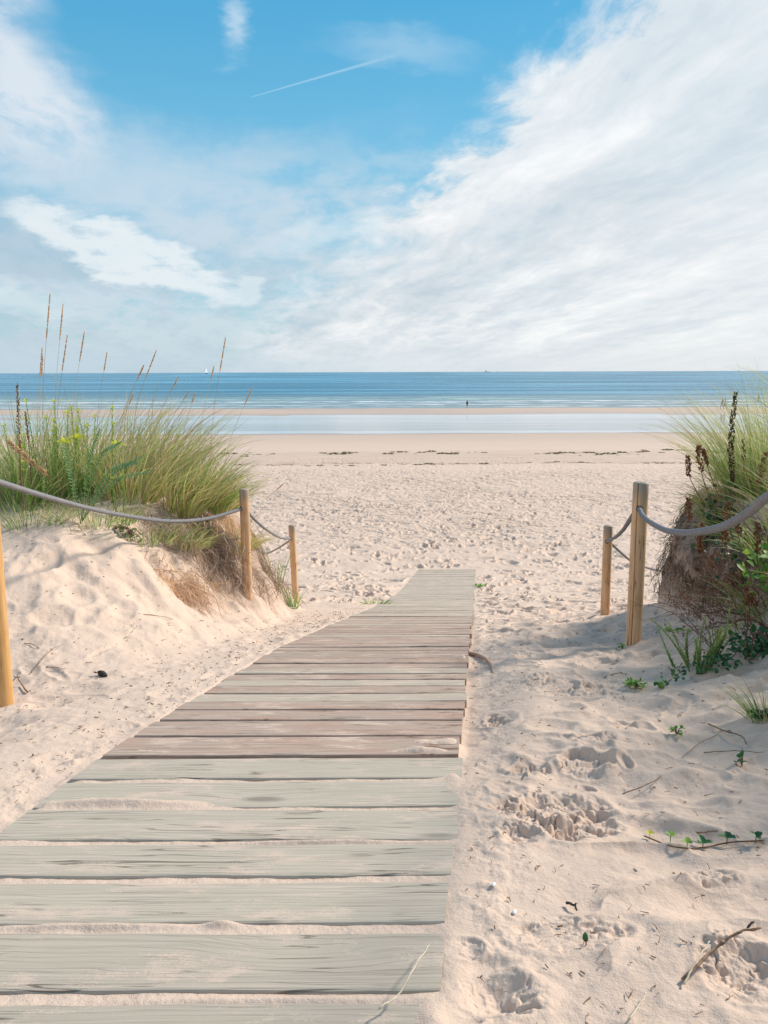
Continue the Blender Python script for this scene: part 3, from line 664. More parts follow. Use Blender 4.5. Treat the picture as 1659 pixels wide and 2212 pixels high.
# ------------------------------------------------------------------ boardwalk
walk = empty('boardwalk', (0, 2.65, EZ - float(P(2.65))), 'weathered wooden plank boardwalk running down over the sand to the beach', 'boardwalk')
def plank_mesh(wd, ln, thk, seed, y):
    ns = 36 if y < 6 else 14
    r = .006
    prof = [(-wd/2, -thk), (-wd/2, -r), (-wd/2 + r*.35, -r*.3), (-wd/2 + r*1.2, 0)]
    inner = [(-wd/2 + wd * k / 8, 0) for k in range(1, 8)]
    prof = prof + inner + [(-p[0], p[1]) for p in prof[::-1]]
    prof = np.array(prof); k = len(prof)
    xs = np.linspace(-ln/2, ln/2, ns)
    PP = np.zeros((ns, k, 3))
    bow = .006 * (vn(seed * 3.1, .5, 2) - .5)
    e1 = .0045 * fbm(xs * 6, xs * 0 + seed * 1.7, 3, 3)[:, None]; e2 = .0045 * fbm(xs * 6, xs * 0 + seed * 1.7 + 50, 3, 3)[:, None]
    py = prof[:, 0][None, :]; f_ = (py + wd/2) / wd; XX = np.repeat(xs[:, None], k, 1)
    endw = np.zeros((ns, 1)); endw[0] = endw[-1] = 1
    PP[..., 0] = XX + .1226 * py + .006 * (vn(py * 60 + XX * 0, seed * 2.0 + XX * 0, 7) - .5) * endw
    PP[..., 1] = py + e1 * (1 - f_) + e2 * f_
    PP[..., 2] = prof[:, 1][None, :] + bow * (1 - (2 * XX / ln) ** 2) + .0016 * vn(XX * 5, py * 30 + seed, 4)
    idx = np.arange(ns * k).reshape(ns, k)
    f = [tuple(int(q) for q in (idx[i, j], idx[i+1, j], idx[i+1, j+1], idx[i, j+1])) for i in range(ns - 1) for j in range(k - 1)]
    f += [tuple(int(q) for q in (idx[i, k-1], idx[i+1, k-1], idx[i+1, 0], idx[i, 0])) for i in range(ns - 1)]
    f += [tuple(int(q) for q in idx[0, :]), tuple(int(q) for q in idx[-1, ::-1])]
    me = bpy.data.meshes.new('plank'); me.from_pydata([tuple(p) for p in PP.reshape(-1, 3)], [], f)
    me.update(); return me
seams = [.72, .93, 1.145, 1.36, 1.59, 1.80, 2.0, 2.215, 2.43, 2.65, 2.90, 3.14, 3.325, 3.49]
while seams[-1] + .168 < YEND: seams.append(seams[-1] + .168)
for i in range(len(seams) - 1):
    a, b_ = seams[i], seams[i + 1]; yc = (a + b_) / 2; pitch = b_ - a
    gap = .034 if b_ < 2.2 else (.024 if b_ < 2.6 else (.030 if b_ < 3.2 else (.016 if b_ < 10 else .008)))
    near = b_ < 2.66
    mat = M_PLANK_G if near else (M_PLANK_B if yc < 7.2 + random.uniform(-2.4, 1.8) else M_PLANK_F)
    if not near and yc < 4.4 and random.random() < .22: mat = M_PLANK_F
    slope = (float(P(yc + .1)) - float(P(yc - .1))) / .2
    me = plank_mesh((pitch - gap) / math.cos(math.atan(slope)), 1.3 + random.uniform(-.018, .014), .038, i + 1, yc)
    o = link('plank', me, mat, walk)
    wx_ = .5 * (xl(yc) + xr(yc)) + random.uniform(-.008, .008) * (.4 if near else 1)
    o.location = Vector((wx_, yc, EZ - float(P(yc)) + random.uniform(-.003, .003) * (0.5 if near else 1))) - walk.location
    o.rotation_euler = (-math.atan(slope) + random.uniform(-.012, .012), random.uniform(-.003, .003), random.uniform(-.004, .004))
for sgn in (.06, 1.24):        # bearers under the planks
    ys = np.linspace(.75, 17.3, 60); secs = []
    for y in ys:
        z = EZ - float(P(y)) - .040; x0 = xl(y) + sgn
        secs.append([(x0 - .035, y, z), (x0 + .035, y, z), (x0 + .035, y, z - .10), (x0 - .035, y, z - .10)])
    me = grid_mesh('bearer_beam', np.array(secs) - np.array(walk.location), wrap=True)
    me.polygons.foreach_set('use_smooth', np.zeros(len(me.polygons), bool)); link('bearer_beam', me, M_PLANK_B, walk)

# ------------------------------------------------------------------ posts and ropes
def catm(pts, n):
    pts = np.asarray(pts, float); m_ = len(pts); q = np.vstack([2 * pts[0] - pts[1], pts, 2 * pts[-1] - pts[-2]])
    out = []
    for t in np.linspace(0, m_ - 1 - 1e-6, n):
        i = int(t); f = t - i; a, b, c_, d = q[i], q[i+1], q[i+2], q[i+3]
        out.append(.5 * (2*b + (c_-a)*f + (2*a-5*b+4*c_-d)*f*f + (-a+3*b-3*c_+d)*f**3))
    return np.array(out)
def make_post(base, topc, dia, mat, label, holes, crack=None):
    base = np.array(base); topc = np.array(topc); axis = topc - base; H = np.linalg.norm(axis); bury = .25
    o = empty('wooden_post', tuple(base), label, 'post', 'rope fence posts beside the boardwalk')
    zz_ = list(np.linspace(-bury, H - .012, 26)) + [H - .004, H, H]; rr = [dia/2] * 26 + [dia/2 * .93, dia/2 * .80, 0.001]
    k = 40 if crack is None else 150; PPt = np.zeros((len(zz_), k, 3))
    for i, (z, r) in enumerate(zip(zz_, rr)):
        for j in range(k):
            an = 2 * math.pi * j / k; rad = r * (1 + .025 * float(vn(z * 2 + 5, math.cos(an) * 2 + 3 + base[0], 3)) )
            if crack is not None:
                da = (an - crack - .05 * math.sin(z * 5) + math.pi) % (2 * math.pi) - math.pi
                rad *= 1 - .42 * math.exp(-(da / .045) ** 2) * sstep(z, -.05, .1)
            PPt[i, j] = (rad * math.cos(an), rad * math.sin(an), z)
    p_ = link('post_body', grid_mesh('post_body', PPt, wrap=True), mat, o)
    p_.rotation_euler = Vector((0, 0, 1)).rotation_difference(Vector(axis)).to_euler()
    for hp in holes:
        hp = np.array(hp); t_ = (hp - base) @ axis / H ** 2; c0 = base + axis * t_; d = hp - c0; d[2] = 0; d /= np.linalg.norm(d) + 1e-9
        g = Geo(); pc = c0 + d * (dia / 2 - .004)
        g.tube([pc, pc + d * .005], .021, 14); h_ = g.build('rope_hole', M_DARK, o, base)
    return o
def rope(name_label, pts, dia, group='grey ropes strung between the posts', n=None):
    c_ = catm(pts, 400); seg = np.linalg.norm(np.diff(c_, axis=0), axis=1); s_ = np.concatenate([[0], np.cumsum(seg)]); L = s_[-1]
    n = int(L / .0028); u = np.linspace(0, L, n); C = np.stack([np.interp(u, s_, c_[:, k]) for k in range(3)], 1)
    d = np.gradient(C, axis=0); d /= np.linalg.norm(d, axis=1, keepdims=True)
    k = 18; up = np.array([0, 0, 1.0]); A_ = np.cross(d, up); A_ /= np.linalg.norm(A_, axis=1, keepdims=True); B_ = np.cross(A_, d)
    an = np.linspace(0, 2 * math.pi, k, endpoint=False)
    gv = 1 - np.abs(np.cos(.5 * (3 * an[None, :] - u[:, None] * 2 * math.pi / .0125)))
    rad = dia / 2 * (1.03 - .13 * gv ** 1.5)
    PR = C[:, None, :] + rad[..., None] * (A_[:, None, :] * np.cos(an)[None, :, None] + B_[:, None, :] * np.sin(an)[None, :, None])
    org = C[len(C) // 2]
    o = link('rope', grid_mesh('rope', PR - org, wrap=True, attrs={'groove': gv}), M_ROPE); o.location = tuple(org)
    return tag(o, name_label, 'rope', group)
YL1, YL2, YL3 = 3.75, 7.2, 9.6
l1 = [w2(11, 1538, YL1), w2(-32, 1005, YL1 + .03)]
l2 = [w2(536, 1314, YL2), w2(527, 1056, YL2)]
l3 = [w2(640, 1326, YL3), w2(630, 1134, YL3)]
l4 = [w2(556, 1262, 12.0), w2(551, 1178, 12.0)]
r1 = [w2(1367, 1411, 5.0), w2(1385, 1041, 5.0)]
r2 = [w2(1305, 1374, 7.7), w2(1314, 1135, 7.7)]
for pr in (l1, l2, l3, r1, r2):      # stand the base on the sand
    d_ = pr[1] - pr[0]
    for _ in range(3):
        g_ = gz(pr[0][0], pr[0][1]); 
        if pr[0][2] > g_ + .01: pr[0] = pr[0] - d_ * ((pr[0][2] - g_) / d_[2])
a_l1 = w2(-28, 1034, YL1 + .0); a_l2 = w2(523, 1099, YL2 - .02); a_l2b = w2(537, 1108, YL2 + .02); a_l3 = w2(628, 1164, YL3 - .04); a_l3b = w2(627, 1167, YL3 + .04)
a_r1 = w2(1381, 1099, 4.955); a_r1b = w2(1368, 1112, 5.02); a_r2 = w2(1311, 1170, 7.66); a_r2b = w2(1320, 1174, 7.73)
make_post(l1[0], l1[1], .090, M_POST_O, 'bright orange round wooden post at the left edge standing beside the boardwalk', [a_l1 + (0.05, .05, 0)], crack=None)
make_post(l2[0], l2[1], .088, M_POST, 'tan round wooden post in front of the left marram grass', [a_l2, a_l2b])
make_post(l3[0], l3[1], .083, M_POST, 'small round wooden post at the far end of the left rope fence beside green shoots', [a_l3])
make_post([l4[0][0], l4[0][1], gz(l4[0][0], l4[0][1])], l4[1], .085, M_POST, 'distant post half hidden behind the left dune grass', [])
make_post(r1[0], r1[1], .097, M_POST, 'tall thick cracked round wooden post on the right side of the boardwalk', [a_r1], crack=-2.2)
make_post(r2[0], r2[1], .090, M_POST, 'thin weathered round post just left of the tall cracked post', [a_r2])
rope('long thick grey rope sagging from the left edge post to the tan post', [a_l1, w2(0, 1042, 3.95), w2(100, 1073, 4.6), w2(200, 1100, 5.3), w2(290, 1117, 5.9), w2(370, 1126, 6.35), w2(450, 1120, 6.8), a_l2], .031)
rope('short grey rope between the tan left post and the small far left post', [a_l2b, w2(555, 1127, 7.7), w2(580, 1147, 8.4), w2(605, 1161, 9.0), a_l3], .028)
l4a = w2(552, 1200, 11.97)
rope('dark frayed rope running back from the small far left post behind the dune', [a_l3b, w2(612, 1177, 10.1), w2(594, 1188, 10.8), w2(575, 1196, 11.4), l4a], .024)
END = np.array([.95, 1.0, EZ + .02])
rope('thick grey rope curving up from the tall cracked post to the right edge', [a_r1, w2(1388, 1113, 4.83), w2(1403, 1127, 4.6), w2(1430, 1142, 4.2), w2(1450, 1148, 3.88), w2(1490, 1151, 3.48), w2(1560, 1138, 2.9), w2(1620, 1105, 2.57), w2(1665, 1070, 2.35), (1.06, 1.7, EZ - .17), END], .031)
make_post([.95, 1.0, gz(.95, 1.0)], [.95, 1.0, EZ + .12], .097, M_POST, 'wooden post holding the thick rope just outside the right edge', [])
rope('short grey rope rising from the thin right post to the tall cracked post', [a_r2, w2(1330, 1160, 7.0), w2(1345, 1146, 6.3), w2(1356, 1130, 5.6), a_r1b], .030)
rope('thin dark rope hanging behind the tall cracked post towards the right dune', [a_r2b, w2(1345, 1197, 8.1), w2(1366, 1213, 8.5), w2(1400, 1227, 9.1), w2(1435, 1233, 9.6), w2(1475, 1232, 10.2), w2(1540, 1215, 11)], .026)

# ------------------------------------------------------------------ grasses
def arc(base, d0, L, bend, n=7, sag=0.0):
    """curved blade path: starts along d0, turns towards bend"""
    d0 = np.asarray(d0, float); d0 = d0 / np.linalg.norm(d0); bend = np.asarray(bend, float)
    pts = [np.asarray(base, float)]; d = d0.copy()
    for i in range(n - 1):
        t = i / (n - 1); d = d + bend * (.35 + t) * (2.0 / n); d /= np.linalg.norm(d)
        pts.append(pts[-1] + d * L / (n - 1))
    return np.array(pts)
def tuft(base, rad, H, n, lean, spread, label, mat=M_GRASS, dry=.25, wid=.0045, plumes=(), droop=.5, group='marram grass tufts on the dunes', name='grass_tuft', minz=True):
    base = np.array(base, float)
    o = empty(name, tuple(base), label, 'grass', group)
    lean = np.array([*lean, 0.0]); g = Geo(); gd = Geo()
    for i in range(n):
        a = random.uniform(0, 2 * math.pi); r = rad * math.sqrt(random.random())
        bx, by = base[0] + r * math.cos(a), base[1] + r * math.sin(a) * .8
        b0 = np.array([bx, by, base[2] - .04 + 0.0])
        outw = np.array([math.cos(a), math.sin(a), 0]) * spread * (r / rad * .8 + random.random() * .45)
        d0 = outw + lean * .5 * random.uniform(.3, 1.2) + np.array([random.gauss(0, .15), random.gauss(0, .15), 1.0])
        L = H * random.uniform(.35, 1.12)
        wv_ = lean * random.uniform(.5, 1.3) + outw * .6
        bend = np.array([wv_[0], wv_[1], -droop * random.uniform(.1, 1.3)])
        isd = random.random() < dry
        (gd if isd else g).strip(arc(b0, d0, L, bend, 8), wid * random.uniform(.6, 1.25), side=None)
    g.build('green_blades', mat, o, base)
    if gd.v: gd.build('dry_blades', M_DRYG, o, base)
    return o
def seed_stalk(base, tip, bow, hl, parent, org, thick=.011, n=14, col=M_PLUME):
    """tall grass stem ending in a narrow plume (stem + plume are one mesh each)"""
    base = np.array(base, float); tip = np.array(tip, float); mid = (base + tip) / 2 + np.array(bow)
    c_ = catm([base, mid, tip], 18); L = np.linalg.norm(tip - base); g = Geo()
    g.tube(c_, np.linspace(.0022, .0012, 18), 4, cap=False); g.build('seed_stem', M_DRYG, parent, org)
    g = Geo(); hn = int(hl / .006)
    for i in range(hn):
        t = 1 - (hl / L) * (1 - i / hn); k = t * 17; i0 = min(16, int(k)); p = c_[i0] + (c_[i0 + 1] - c_[i0]) * (k - i0)
        d = c_[-1] - c_[-3]; d /= np.linalg.norm(d); s_ = math.sin(math.pi * min(1, (i + 1) / hn * .93 + .05)) ** .6
        sd_ = rng.normal(size=3); sd_ -= d * (sd_ @ d); sd_ /= np.linalg.norm(sd_)
        for q in range(2):
            sd2 = sd_ * (1 - 2 * q)
            g.leaf(p, d + sd2 * .28, np.cross(d, sd2), .022, thick * .45 * s_ + .002)
    g.build('seed_head', col, parent, org)

marr = 'marram grass tufts on the left dune'
def gplace(px, Yv, r=None):
    v = CR @ np.array([(px - 829.5) / FPX, 0, -1.0]); x = v[0] / v[1] * Yv
    # refine: account for depth
    for _ in range(3):
        z = gz(x, Yv); depth = Yv * math.cos(R(PITCH)) + (EZ - z) * math.sin(R(PITCH)); x = (px - 829.5) / FPX * depth
    return np.array([x, Yv, gz(x, Yv)])
LT = [  # px, Y, radius, height, blades, lean, spread, mat, dry, label
 (-60, 6.7, .30, .72, 420, (.05, 0), .55, M_GRASS, .22, 'green marram tuft cut off by the left edge behind the rope'),
 (30, 6.6, .30, .74, 520, (-.05, 0), .60, M_GRASS, .20, 'arching green marram tuft leftmost in view under the rusty spike'),
 (120, 6.9, .30, .84, 560, (.05, 0), .42, M_GRASS, .22, 'dense green marram tuft around the tall spurge stems'),
 (205, 7.1, .28, .86, 480, (.25, 0), .40, M_GRASS, .25, 'green marram tuft behind the silvery feathered leaves'),
 (285, 6.9, .24, .72, 520, (.30, 0), .55, M_GRASS2, .35, 'pale yellowish marram tuft in the middle of the left dune'),
 (330, 7.5, .28, 1.0, 420, (.52, 0), .28, M_GRASS, .40, 'tall windswept brownish green marram tuft behind the pale one'),
 (385, 7.2, .24, .74, 520, (.35, 0), .50, M_GRASS2, .30, 'yellow green marram tuft right of the pale middle tuft'),
 (425, 7.5, .22, .74, 560, (.40, 0), .38, M_GRASS, .25, 'windswept green marram tuft above the hanging dead roots'),
 (455, 7.7, .18, .60, 480, (.42, -.1), .42, M_GRASS, .25, 'drooping green marram tuft behind the tan left post'),
 (475, 8.0, .17, .56, 380, (.45, -.15), .45, M_GRASS2, .40, 'straw coloured marram tuft spilling over the dune end beside the tan post'),
 (60, 8.0, .4, .9, 380, (.1, 0), .4, M_GRASS, .3, 'rear marram tuft at far left on the dune top'),
 (230, 8.3, .4, .95, 380, (.3, 0), .4, M_GRASS, .35, 'rear marram tuft behind the spurge on the dune top'),
 (370, 8.4, .35, .85, 380, (.35, 0), .4, M_GRASS, .35, 'rear marram tuft on the seaward side of the left dune'),
]
for (px, Yv, rd, H, n_, ln, sp, mt, dr, lb_) in LT:
    tuft(gplace(px, Yv), rd, H * (1.02 if px > 260 else 1.08) * (.9 if px > 400 else 1), int(n_ * .66), ln, sp, lb_, mt, dr, wid=.0078, group=marr, droop=.5)
for (px, Yv, rd, H, n_, ln, sp, mt, dr, lb_, dp) in [
    (500, 7.45, .10, .34, 110, (.25, -.3), .4, M_GRASS2, .5, 'thin dry grass drooping over the broken dune edge beside the tan post', 1.3),
    (520, 7.9, .14, .46, 200, (.35, -.3), .5, M_GRASS2, .5, 'dry grass falling behind the tan left post towards the far post', 1.4),
    (200, 6.25, .38, .24, 380, (.05, -.05), .7, M_GRASS, .2, 'short green grass along the foot of the left spurge', .4),
    (60, 6.15, .38, .28, 360, (.05, -.05), .7, M_GRASS, .2, 'short grass at the far left above the sand slope', .4),
    (310, 6.45, .34, .24, 320, (.05, -.05), .7, M_GRASS, .25, 'short mixed grass below the pale middle tuft', .4),
    (400, 6.8, .22, .34, 260, (.25, -.1), .6, M_GRASS, .3, 'short dark grass tuft at the dune edge left of the drooping one', .7)]:
    tuft(gplace(px, Yv), rd, H, n_, ln, sp, lb_, mt, dr, .0055, group=marr, droop=dp)


# tall flowering stalks (own things)
ST = [(92, 1030, 108, 636, .52, 7.0), (118, 1030, 136, 658, .42, 7.0), (150, 1040, 182, 718, .36, 7.0), (118, 1040, 145, 726, .42, 6.9), (85, 1040, 91, 752, .34, 6.9), (90, 1000, 92, 770, .26, 6.8),
      (205, 1030, 231, 762, .24, 7.2), (285, 1000, 337, 758, .36, 7.3), (255, 1020, 310, 790, .20, 7.2), (445, 1000, 487, 730, .44, 7.6), (420, 1000, 462, 792, .2, 7.6), (330, 1000, 385, 815, .22, 7.5),
      (470, 1020, 544, 838, .26, 7.6), (380, 1000, 421, 850, .16, 7.4), (350, 1020, 408, 846, .14, 7.5), (520, 1060, 612, 1045, .14, 7.8), (240, 1000, 288, 850, .18, 7.1)]
for i, (bx, by, tx, ty, hl, Yv) in enumerate(ST):
    b0 = w2(bx, by, Yv); g0 = gz(b0[0], Yv); b0[2] = g0 - .02
    b0 = np.array(b0); tp = w2(tx, ty, Yv)
    o = empty('grass_seed_stalk', tuple(b0), None, 'grass', 'tall marram seed stalks on the left dune')
    lbs = {0: 'tallest thin grass stalk with reddish seed head at the far left against the sky', 1: 'second tallest reddish grass seed stalk beside the tallest one', 2: 'reddish seed stalk leaning right, third from the left against the sky', 8: 'thick drooping brown double seed head leaning right at the horizon',
           9: 'tall seed stalk standing alone to the right of the sailing boat', 12: 'pale straw seed stalk leaning right over the lagoon', 15: 'bent little seed stalk over the beach behind the tan post'}
    o['label'] = lbs.get(i, 'thin grass stalk with a narrow reddish brown seed head rising above the left marram')
    seed_stalk(b0, tp, (-.03 if tx - bx < 50 else -.08, 0, .05 + .0006 * (tx - bx)), hl * .8, o, b0, .010 if i != 8 else .020)

# sea spurge with small whorled leaves
def spurge(base, H, ns, label, spread=.18, mat=M_SPURGE, top=M_YEL, lw=.010, ll=.030, lean=(0, 0), cat='plant', name='spurge_plant', group='leafy spurge plants on the left dune', dens=.011):
    base = np.array(base, float); o = empty(name, tuple(base), label, cat, group)
    for s_ in range(ns):
        a = random.uniform(0, 6.28); h = H * random.uniform(.62, 1.0)
        b0 = base + (math.cos(a) * .05, math.sin(a) * .05, -.02)
        wb = .35 if name == 'green_bush' else 0; c_ = arc(b0, (math.cos(a) * spread * random.uniform(.3, 1.2) + lean[0], math.sin(a) * spread + lean[1], 1), h * (random.uniform(.45, 1) if wb else 1), (lean[0] * .4 + random.gauss(0, wb), lean[1] * .4, .1), 12)
        g = Geo(); g.tube(c_, np.linspace(.0045, .002, 12), 5); 
        n = int(h / dens); gl = Geo()
        for i in range(n):
            t = .18 + .82 * i / n; k = t * 11; i0 = min(10, int(k)); p = c_[i0] + (c_[i0+1] - c_[i0]) * (k - i0)
            an = i * 2.4; d = c_[i0+1] - c_[i0]; d /= np.linalg.norm(d)
            dirv = np.array([math.cos(an), math.sin(an), .75 + .5 * t])
            gl.leaf(p, dirv, d, ll * (1.15 - .45 * t) * random.uniform(.8, 1.2), lw, fold=.15)
        st = g.build('stem', M_STEM if mat is M_DKLEAF else M_SPURGE, o, base); gl.build('leaves', mat, o, base)
        if top is not None:
            gt = Geo()
            for i in range(26):
                v = rng.normal(size=3); v[2] = abs(v[2]) * .6 + .2; v /= np.linalg.norm(v); gt.leaf(c_[-1] + v * random.uniform(0, .022), v, (0, 0, 1), .016, .013, fold=.1)
            gt.build('flower_head', top, o, base)
    return o
for (px, Yv, H, ns, lb_) in [(60, 6.5, .78, 3, 'slim spurge plant right of the rusty spike'), (105, 6.5, .92, 5, 'tall bright spurge plant with many upright stems left of centre'), (135, 6.55, .98, 5, 'tallest yellow green spurge plant on the left dune'),
                             (180, 6.6, .88, 4, 'blue green spurge plant with a tall slim shoot'), (235, 6.6, .90, 3, 'spurge plant with a flat topped shoot beside the windswept grass'), (80, 6.3, .55, 4, 'short spurge plant in front of the tall stems'),
                             (265, 6.5, .50, 3, 'small yellow flowering spurge on the right of the group')]:
    spurge(gplace(px, Yv), H, ns, lb_)
# bright yellow flower heads
def yflower(px, py, Yv, lb_):
    p = w2(px, py, Yv); b0 = np.array([p[0] + .02, Yv, gz(p[0], Yv)]); o = empty('yellow_flower', tuple(b0), lb_, 'flower', 'yellow flower heads in the left dune plants')
    g = Geo(); g.tube(catm([b0, (b0 + p) / 2 + (.02, 0, 0), p], 8), .0025, 5); g.build('stem', M_SPURGE, o, b0)
    g = Geo()
    for i in range(90):
        v = rng.normal(size=3); v[2] = abs(v[2]) * .7; v /= np.linalg.norm(v); g.leaf(p + v * random.uniform(.0, .05) * np.array([1.3, 1, .7]), v, (0, 0, 1), .02, .016)
    g.build('flower_head', M_YEL, o, b0)
yflower(142, 957, 6.3, 'bright yellow flower head in the middle of the spurge'); yflower(255, 962, 6.3, 'paler yellow flower head beside the silvery leaves'); yflower(168, 948, 6.4, 'greenish flower head right of the bright yellow one')
# feathered silvery leaves
def feather(px, py, Yv, tips, lb_):
    b0 = w2(px, py, Yv); b0[2] = gz(b0[0], Yv); o = empty('feathered_plant', tuple(b0), lb_, 'plant')
    for (tx, ty, my) in tips:
        tp = w2(tx, ty, Yv - .15); mid = (b0 + tp) / 2; mid[2] += my; c_ = catm([b0, mid, tp], 26); g = Geo(); g.tube(c_, np.linspace(.004, .0015, 26), 5, rnd=.4)
        for i in range(5, 26):
            d = c_[min(i + 1, 25)] - c_[i - 1]; sd_ = np.cross(d, (0, -.6, .8)); sd_ /= np.linalg.norm(sd_) + 1e-9; d = d / np.linalg.norm(d); w_ = .030 * math.sin(math.pi * (i - 3) / 24) + .012
            for q in (-1, 1): g.leaf(c_[i], sd_ * q + d * .5, (0, -.6, .8), w_, .013)
        g.build('feathered_leaf', M_FERN, o, b0)
feather(170, 1075, 6.1, [(262, 955, .18), (300, 1000, .16), (310, 985, .1), (215, 930, .1), (320, 1020, .12), (140, 960, .05)], 'silvery green plant with feathered arching leaves in front of the marram')
# rusty spikes
def spike(pts, seg0, rad, label, cap=M_SEED, dens=.0024, size=.018, stem_r=.004, group='dry brown seed spikes', leafy=0, name='seed_spike'):
    """stem through pts; seed capsules on the last part (from fraction seg0)"""
    c_ = catm(pts, 60); base = c_[0].copy(); o = empty(name, tuple(base), label, 'dry plant', group)
    g = Geo(); g.tube(c_, np.linspace(stem_r, stem_r * .5, 60), 6); g.build('stem', M_STEM, o, base)
    L = np.linalg.norm(np.diff(c_, axis=0), axis=1).sum() * (1 - seg0); n = int(L / dens); g = Geo()
    for i in range(n):
        t = seg0 + (1 - seg0) * (i + random.random()) / n; k = t * 59; i0 = min(58, int(k)); p = c_[i0] + (c_[i0+1] - c_[i0]) * (k - i0)
        d = c_[i0+1] - c_[i0]; d /= np.linalg.norm(d); sd_ = rng.normal(size=3); sd_ -= d * (sd_ @ d); sd_ /= np.linalg.norm(sd_)
        f = math.sin(math.pi * (.12 + .8 * (t - seg0) / (1 - seg0))) * (.55 + .45 * float(vn(t * 40, 3.3, 2)) * 1.6)
        q = p + sd_ * rad * 1.05 * f * random.uniform(.1, .9)
        for _ in range(2):
            g.leaf(q, d * .9 + sd_ * .6 + rng.normal(size=3) * .25, sd_, size * random.uniform(.7, 1.3), size * .55, fold=.5)
    g.build('seed_head', cap, o, base)
    return o
b0 = gplace(48, 6.3); spike([b0, w2(42, 960, 6.3), w2(37, 830, 6.3)], .42, .012, 'upright rusty brown seed spike at the left edge of the dune plants', M_SEED, .0062, .016, group=None)
b0 = gplace(72, 6.4); spike([b0, w2(62, 960, 6.4), w2(55, 890, 6.4)], .55, .009, 'shorter dark seed spike beside the rusty one on the left', M_SEED, .0065, .014, group=None)
spike([w2(108, 1032, 6.0), w2(60, 990, 5.95), w2(18, 955, 5.9)], .05, .022, 'orange brown dead flower spike lying slanted in the left grass', M_PLUME, group=None)

# ------------------------------------------------------------------ dead roots and small things on the left slope
def roots(anchors, n, L, label, down=(.25, -.5, -1), mat=None, wild=1.0):
    base = np.array(anchors[0], float); o = empty('root_tangle', tuple(base), label, 'roots', 'dead roots hanging from the broken left dune')
    for nm, cnt, w_ in (('fine_roots', n, .006), ('root_strand', max(6, n // 14), .013)):
        g = Geo()
        for i in range(cnt):
            a = anchors[random.randrange(len(anchors))]; p = np.array(a) + rng.normal(size=3) * (.08, .05, .03)
            d = np.array(down) + rng.normal(size=3) * np.array((.45, .35, .3)) * wild; l = L * random.uniform(.4, 1.2); pts = [p]
            for k in range(9):
                d = d + rng.normal(size=3) * .28 * wild + np.array([0, 0, -.12]); d /= np.linalg.norm(d); q = pts[-1] + d * l / 9
                zg = gz(q[0], q[1]) + .012 + random.uniform(0, .045)
                if q[2] < zg: q[2] = zg
                pts.append(q)
            if nm == 'fine_roots': g.strip(pts, w_ * random.uniform(.5, 1.2))
            else: g.tube(pts, np.linspace(w_ * .35, .001, 10), 5)
        g.build(nm, mat or M_ROOT, o, base)
roots([G(343, 1140), G(350, 1160)], 110, .42, 'tuft of grey dead roots hanging just left of the main root mat')
roots([G(395, 1155), G(425, 1150), G(460, 1165), G(440, 1180), G(480, 1175)], 620, .45, 'wide mat of grey brown dead roots under the drooping marram')
roots([G(480, 1220), G(510, 1250), G(450, 1250)], 200, .45, 'straw coloured roots trailing down the slope left of the tan post', (.4, -.5, -.6))
roots([G(570, 1230), G(590, 1255), G(560, 1260)], 260, .45, 'reddish roots tumbling down the dune end between the two left posts', (.35, -.3, -.8))
def creeper(center, r, n, label, mat=M_DKLEAF, size=.03, stem=True, name='small_plant', group='small green plants sprouting from the sand', h=.03):
    c0 = np.array(center, float); o = empty(name, tuple(c0), label, 'plant', group); g = Geo(); gs = Geo()
    for i in range(n):
        a = random.uniform(0, 6.28); rr_ = r * math.sqrt(random.random()); p = c0 + (math.cos(a) * rr_, math.sin(a) * rr_, 0); p[2] = gz(p[0], p[1]) + random.uniform(.006, h)
        gs.tube(catm([(c0[0], c0[1], gz(c0[0], c0[1])), (c0 * .5 + p * .5) + (0, 0, h * .4), p], 6), .0014, 4, cap=False)
        for _ in range(3):
            v = rng.normal(size=3); v[2] = abs(v[2]) * .5 + .15; g.leaf(p, v, (0, 0, 1), size * random.uniform(.6, 1.2), size * .7, fold=.15)
    if stem: gs.build('stems', M_STEM, o, c0)
    g.build('leaves', mat, o, c0); return o
roots([G(365, 1262), G(385, 1270), G(405, 1272), G(425, 1282)], 190, .42, 'fan of reddish straw lying down the sand slope below the grey roots', (.75, -.75, -.35), M_REDSTRAW, .75)
roots([G(430, 1132), G(445, 1130), G(460, 1132), G(475, 1134), G(490, 1138), G(500, 1146)], 420, .38, 'dry straw fringe hanging from the dune edge beside the tan post', (.3, -.5, -1), M_REDSTRAW, .8)
creeper(G(285, 1160) + (0, 0, .03), .09, 44, 'small dark green round leaved plant on the sandy bank under the left rope', M_FERN, .026, h=.07)
g0 = G(258, 1150); gg = Geo(); gg.tube([g0 + (-.05, 0, .0), g0 + (0, -.02, .04), g0 + (.09, -.03, .02)], [.012, .018, .008], 7)
tag(gg.build('root_stub', M_TWIG), 'short reddish root stub left of the small dark green bank plant', 'root')
# pine cone like charred pod
g0 = G(221, 1463); o = empty('charred_pod', tuple(g0), 'black oblong charred pod lying alone on the left sand slope', 'pod')
PPc = []
for i, t in enumerate(np.linspace(0, 1, 22)):
    r = .017 * math.sin(math.pi * (t * .94 + .03)) ** .55
    PPc.append([((t - .5) * .072, r * math.cos(2*math.pi*j/20) * (1 + .09 * math.cos(5*(2*math.pi*j/20) + i * 1.3)), .014 + r * math.sin(2*math.pi*j/20) * (1 + .09 * math.cos(5*(2*math.pi*j/20) + i * 1.3))) for j in range(20)])
pb = link('pod_body', grid_mesh('pod_body', np.array(PPc), wrap=True), M_CONE, o); pb.rotation_euler = (0, .15, -.55)
g = Geo(); g.tube([(-.052, .022, .016), (-.036, .016, .015)], .004, 6); g.build('pod_stalk', M_CONE, o)
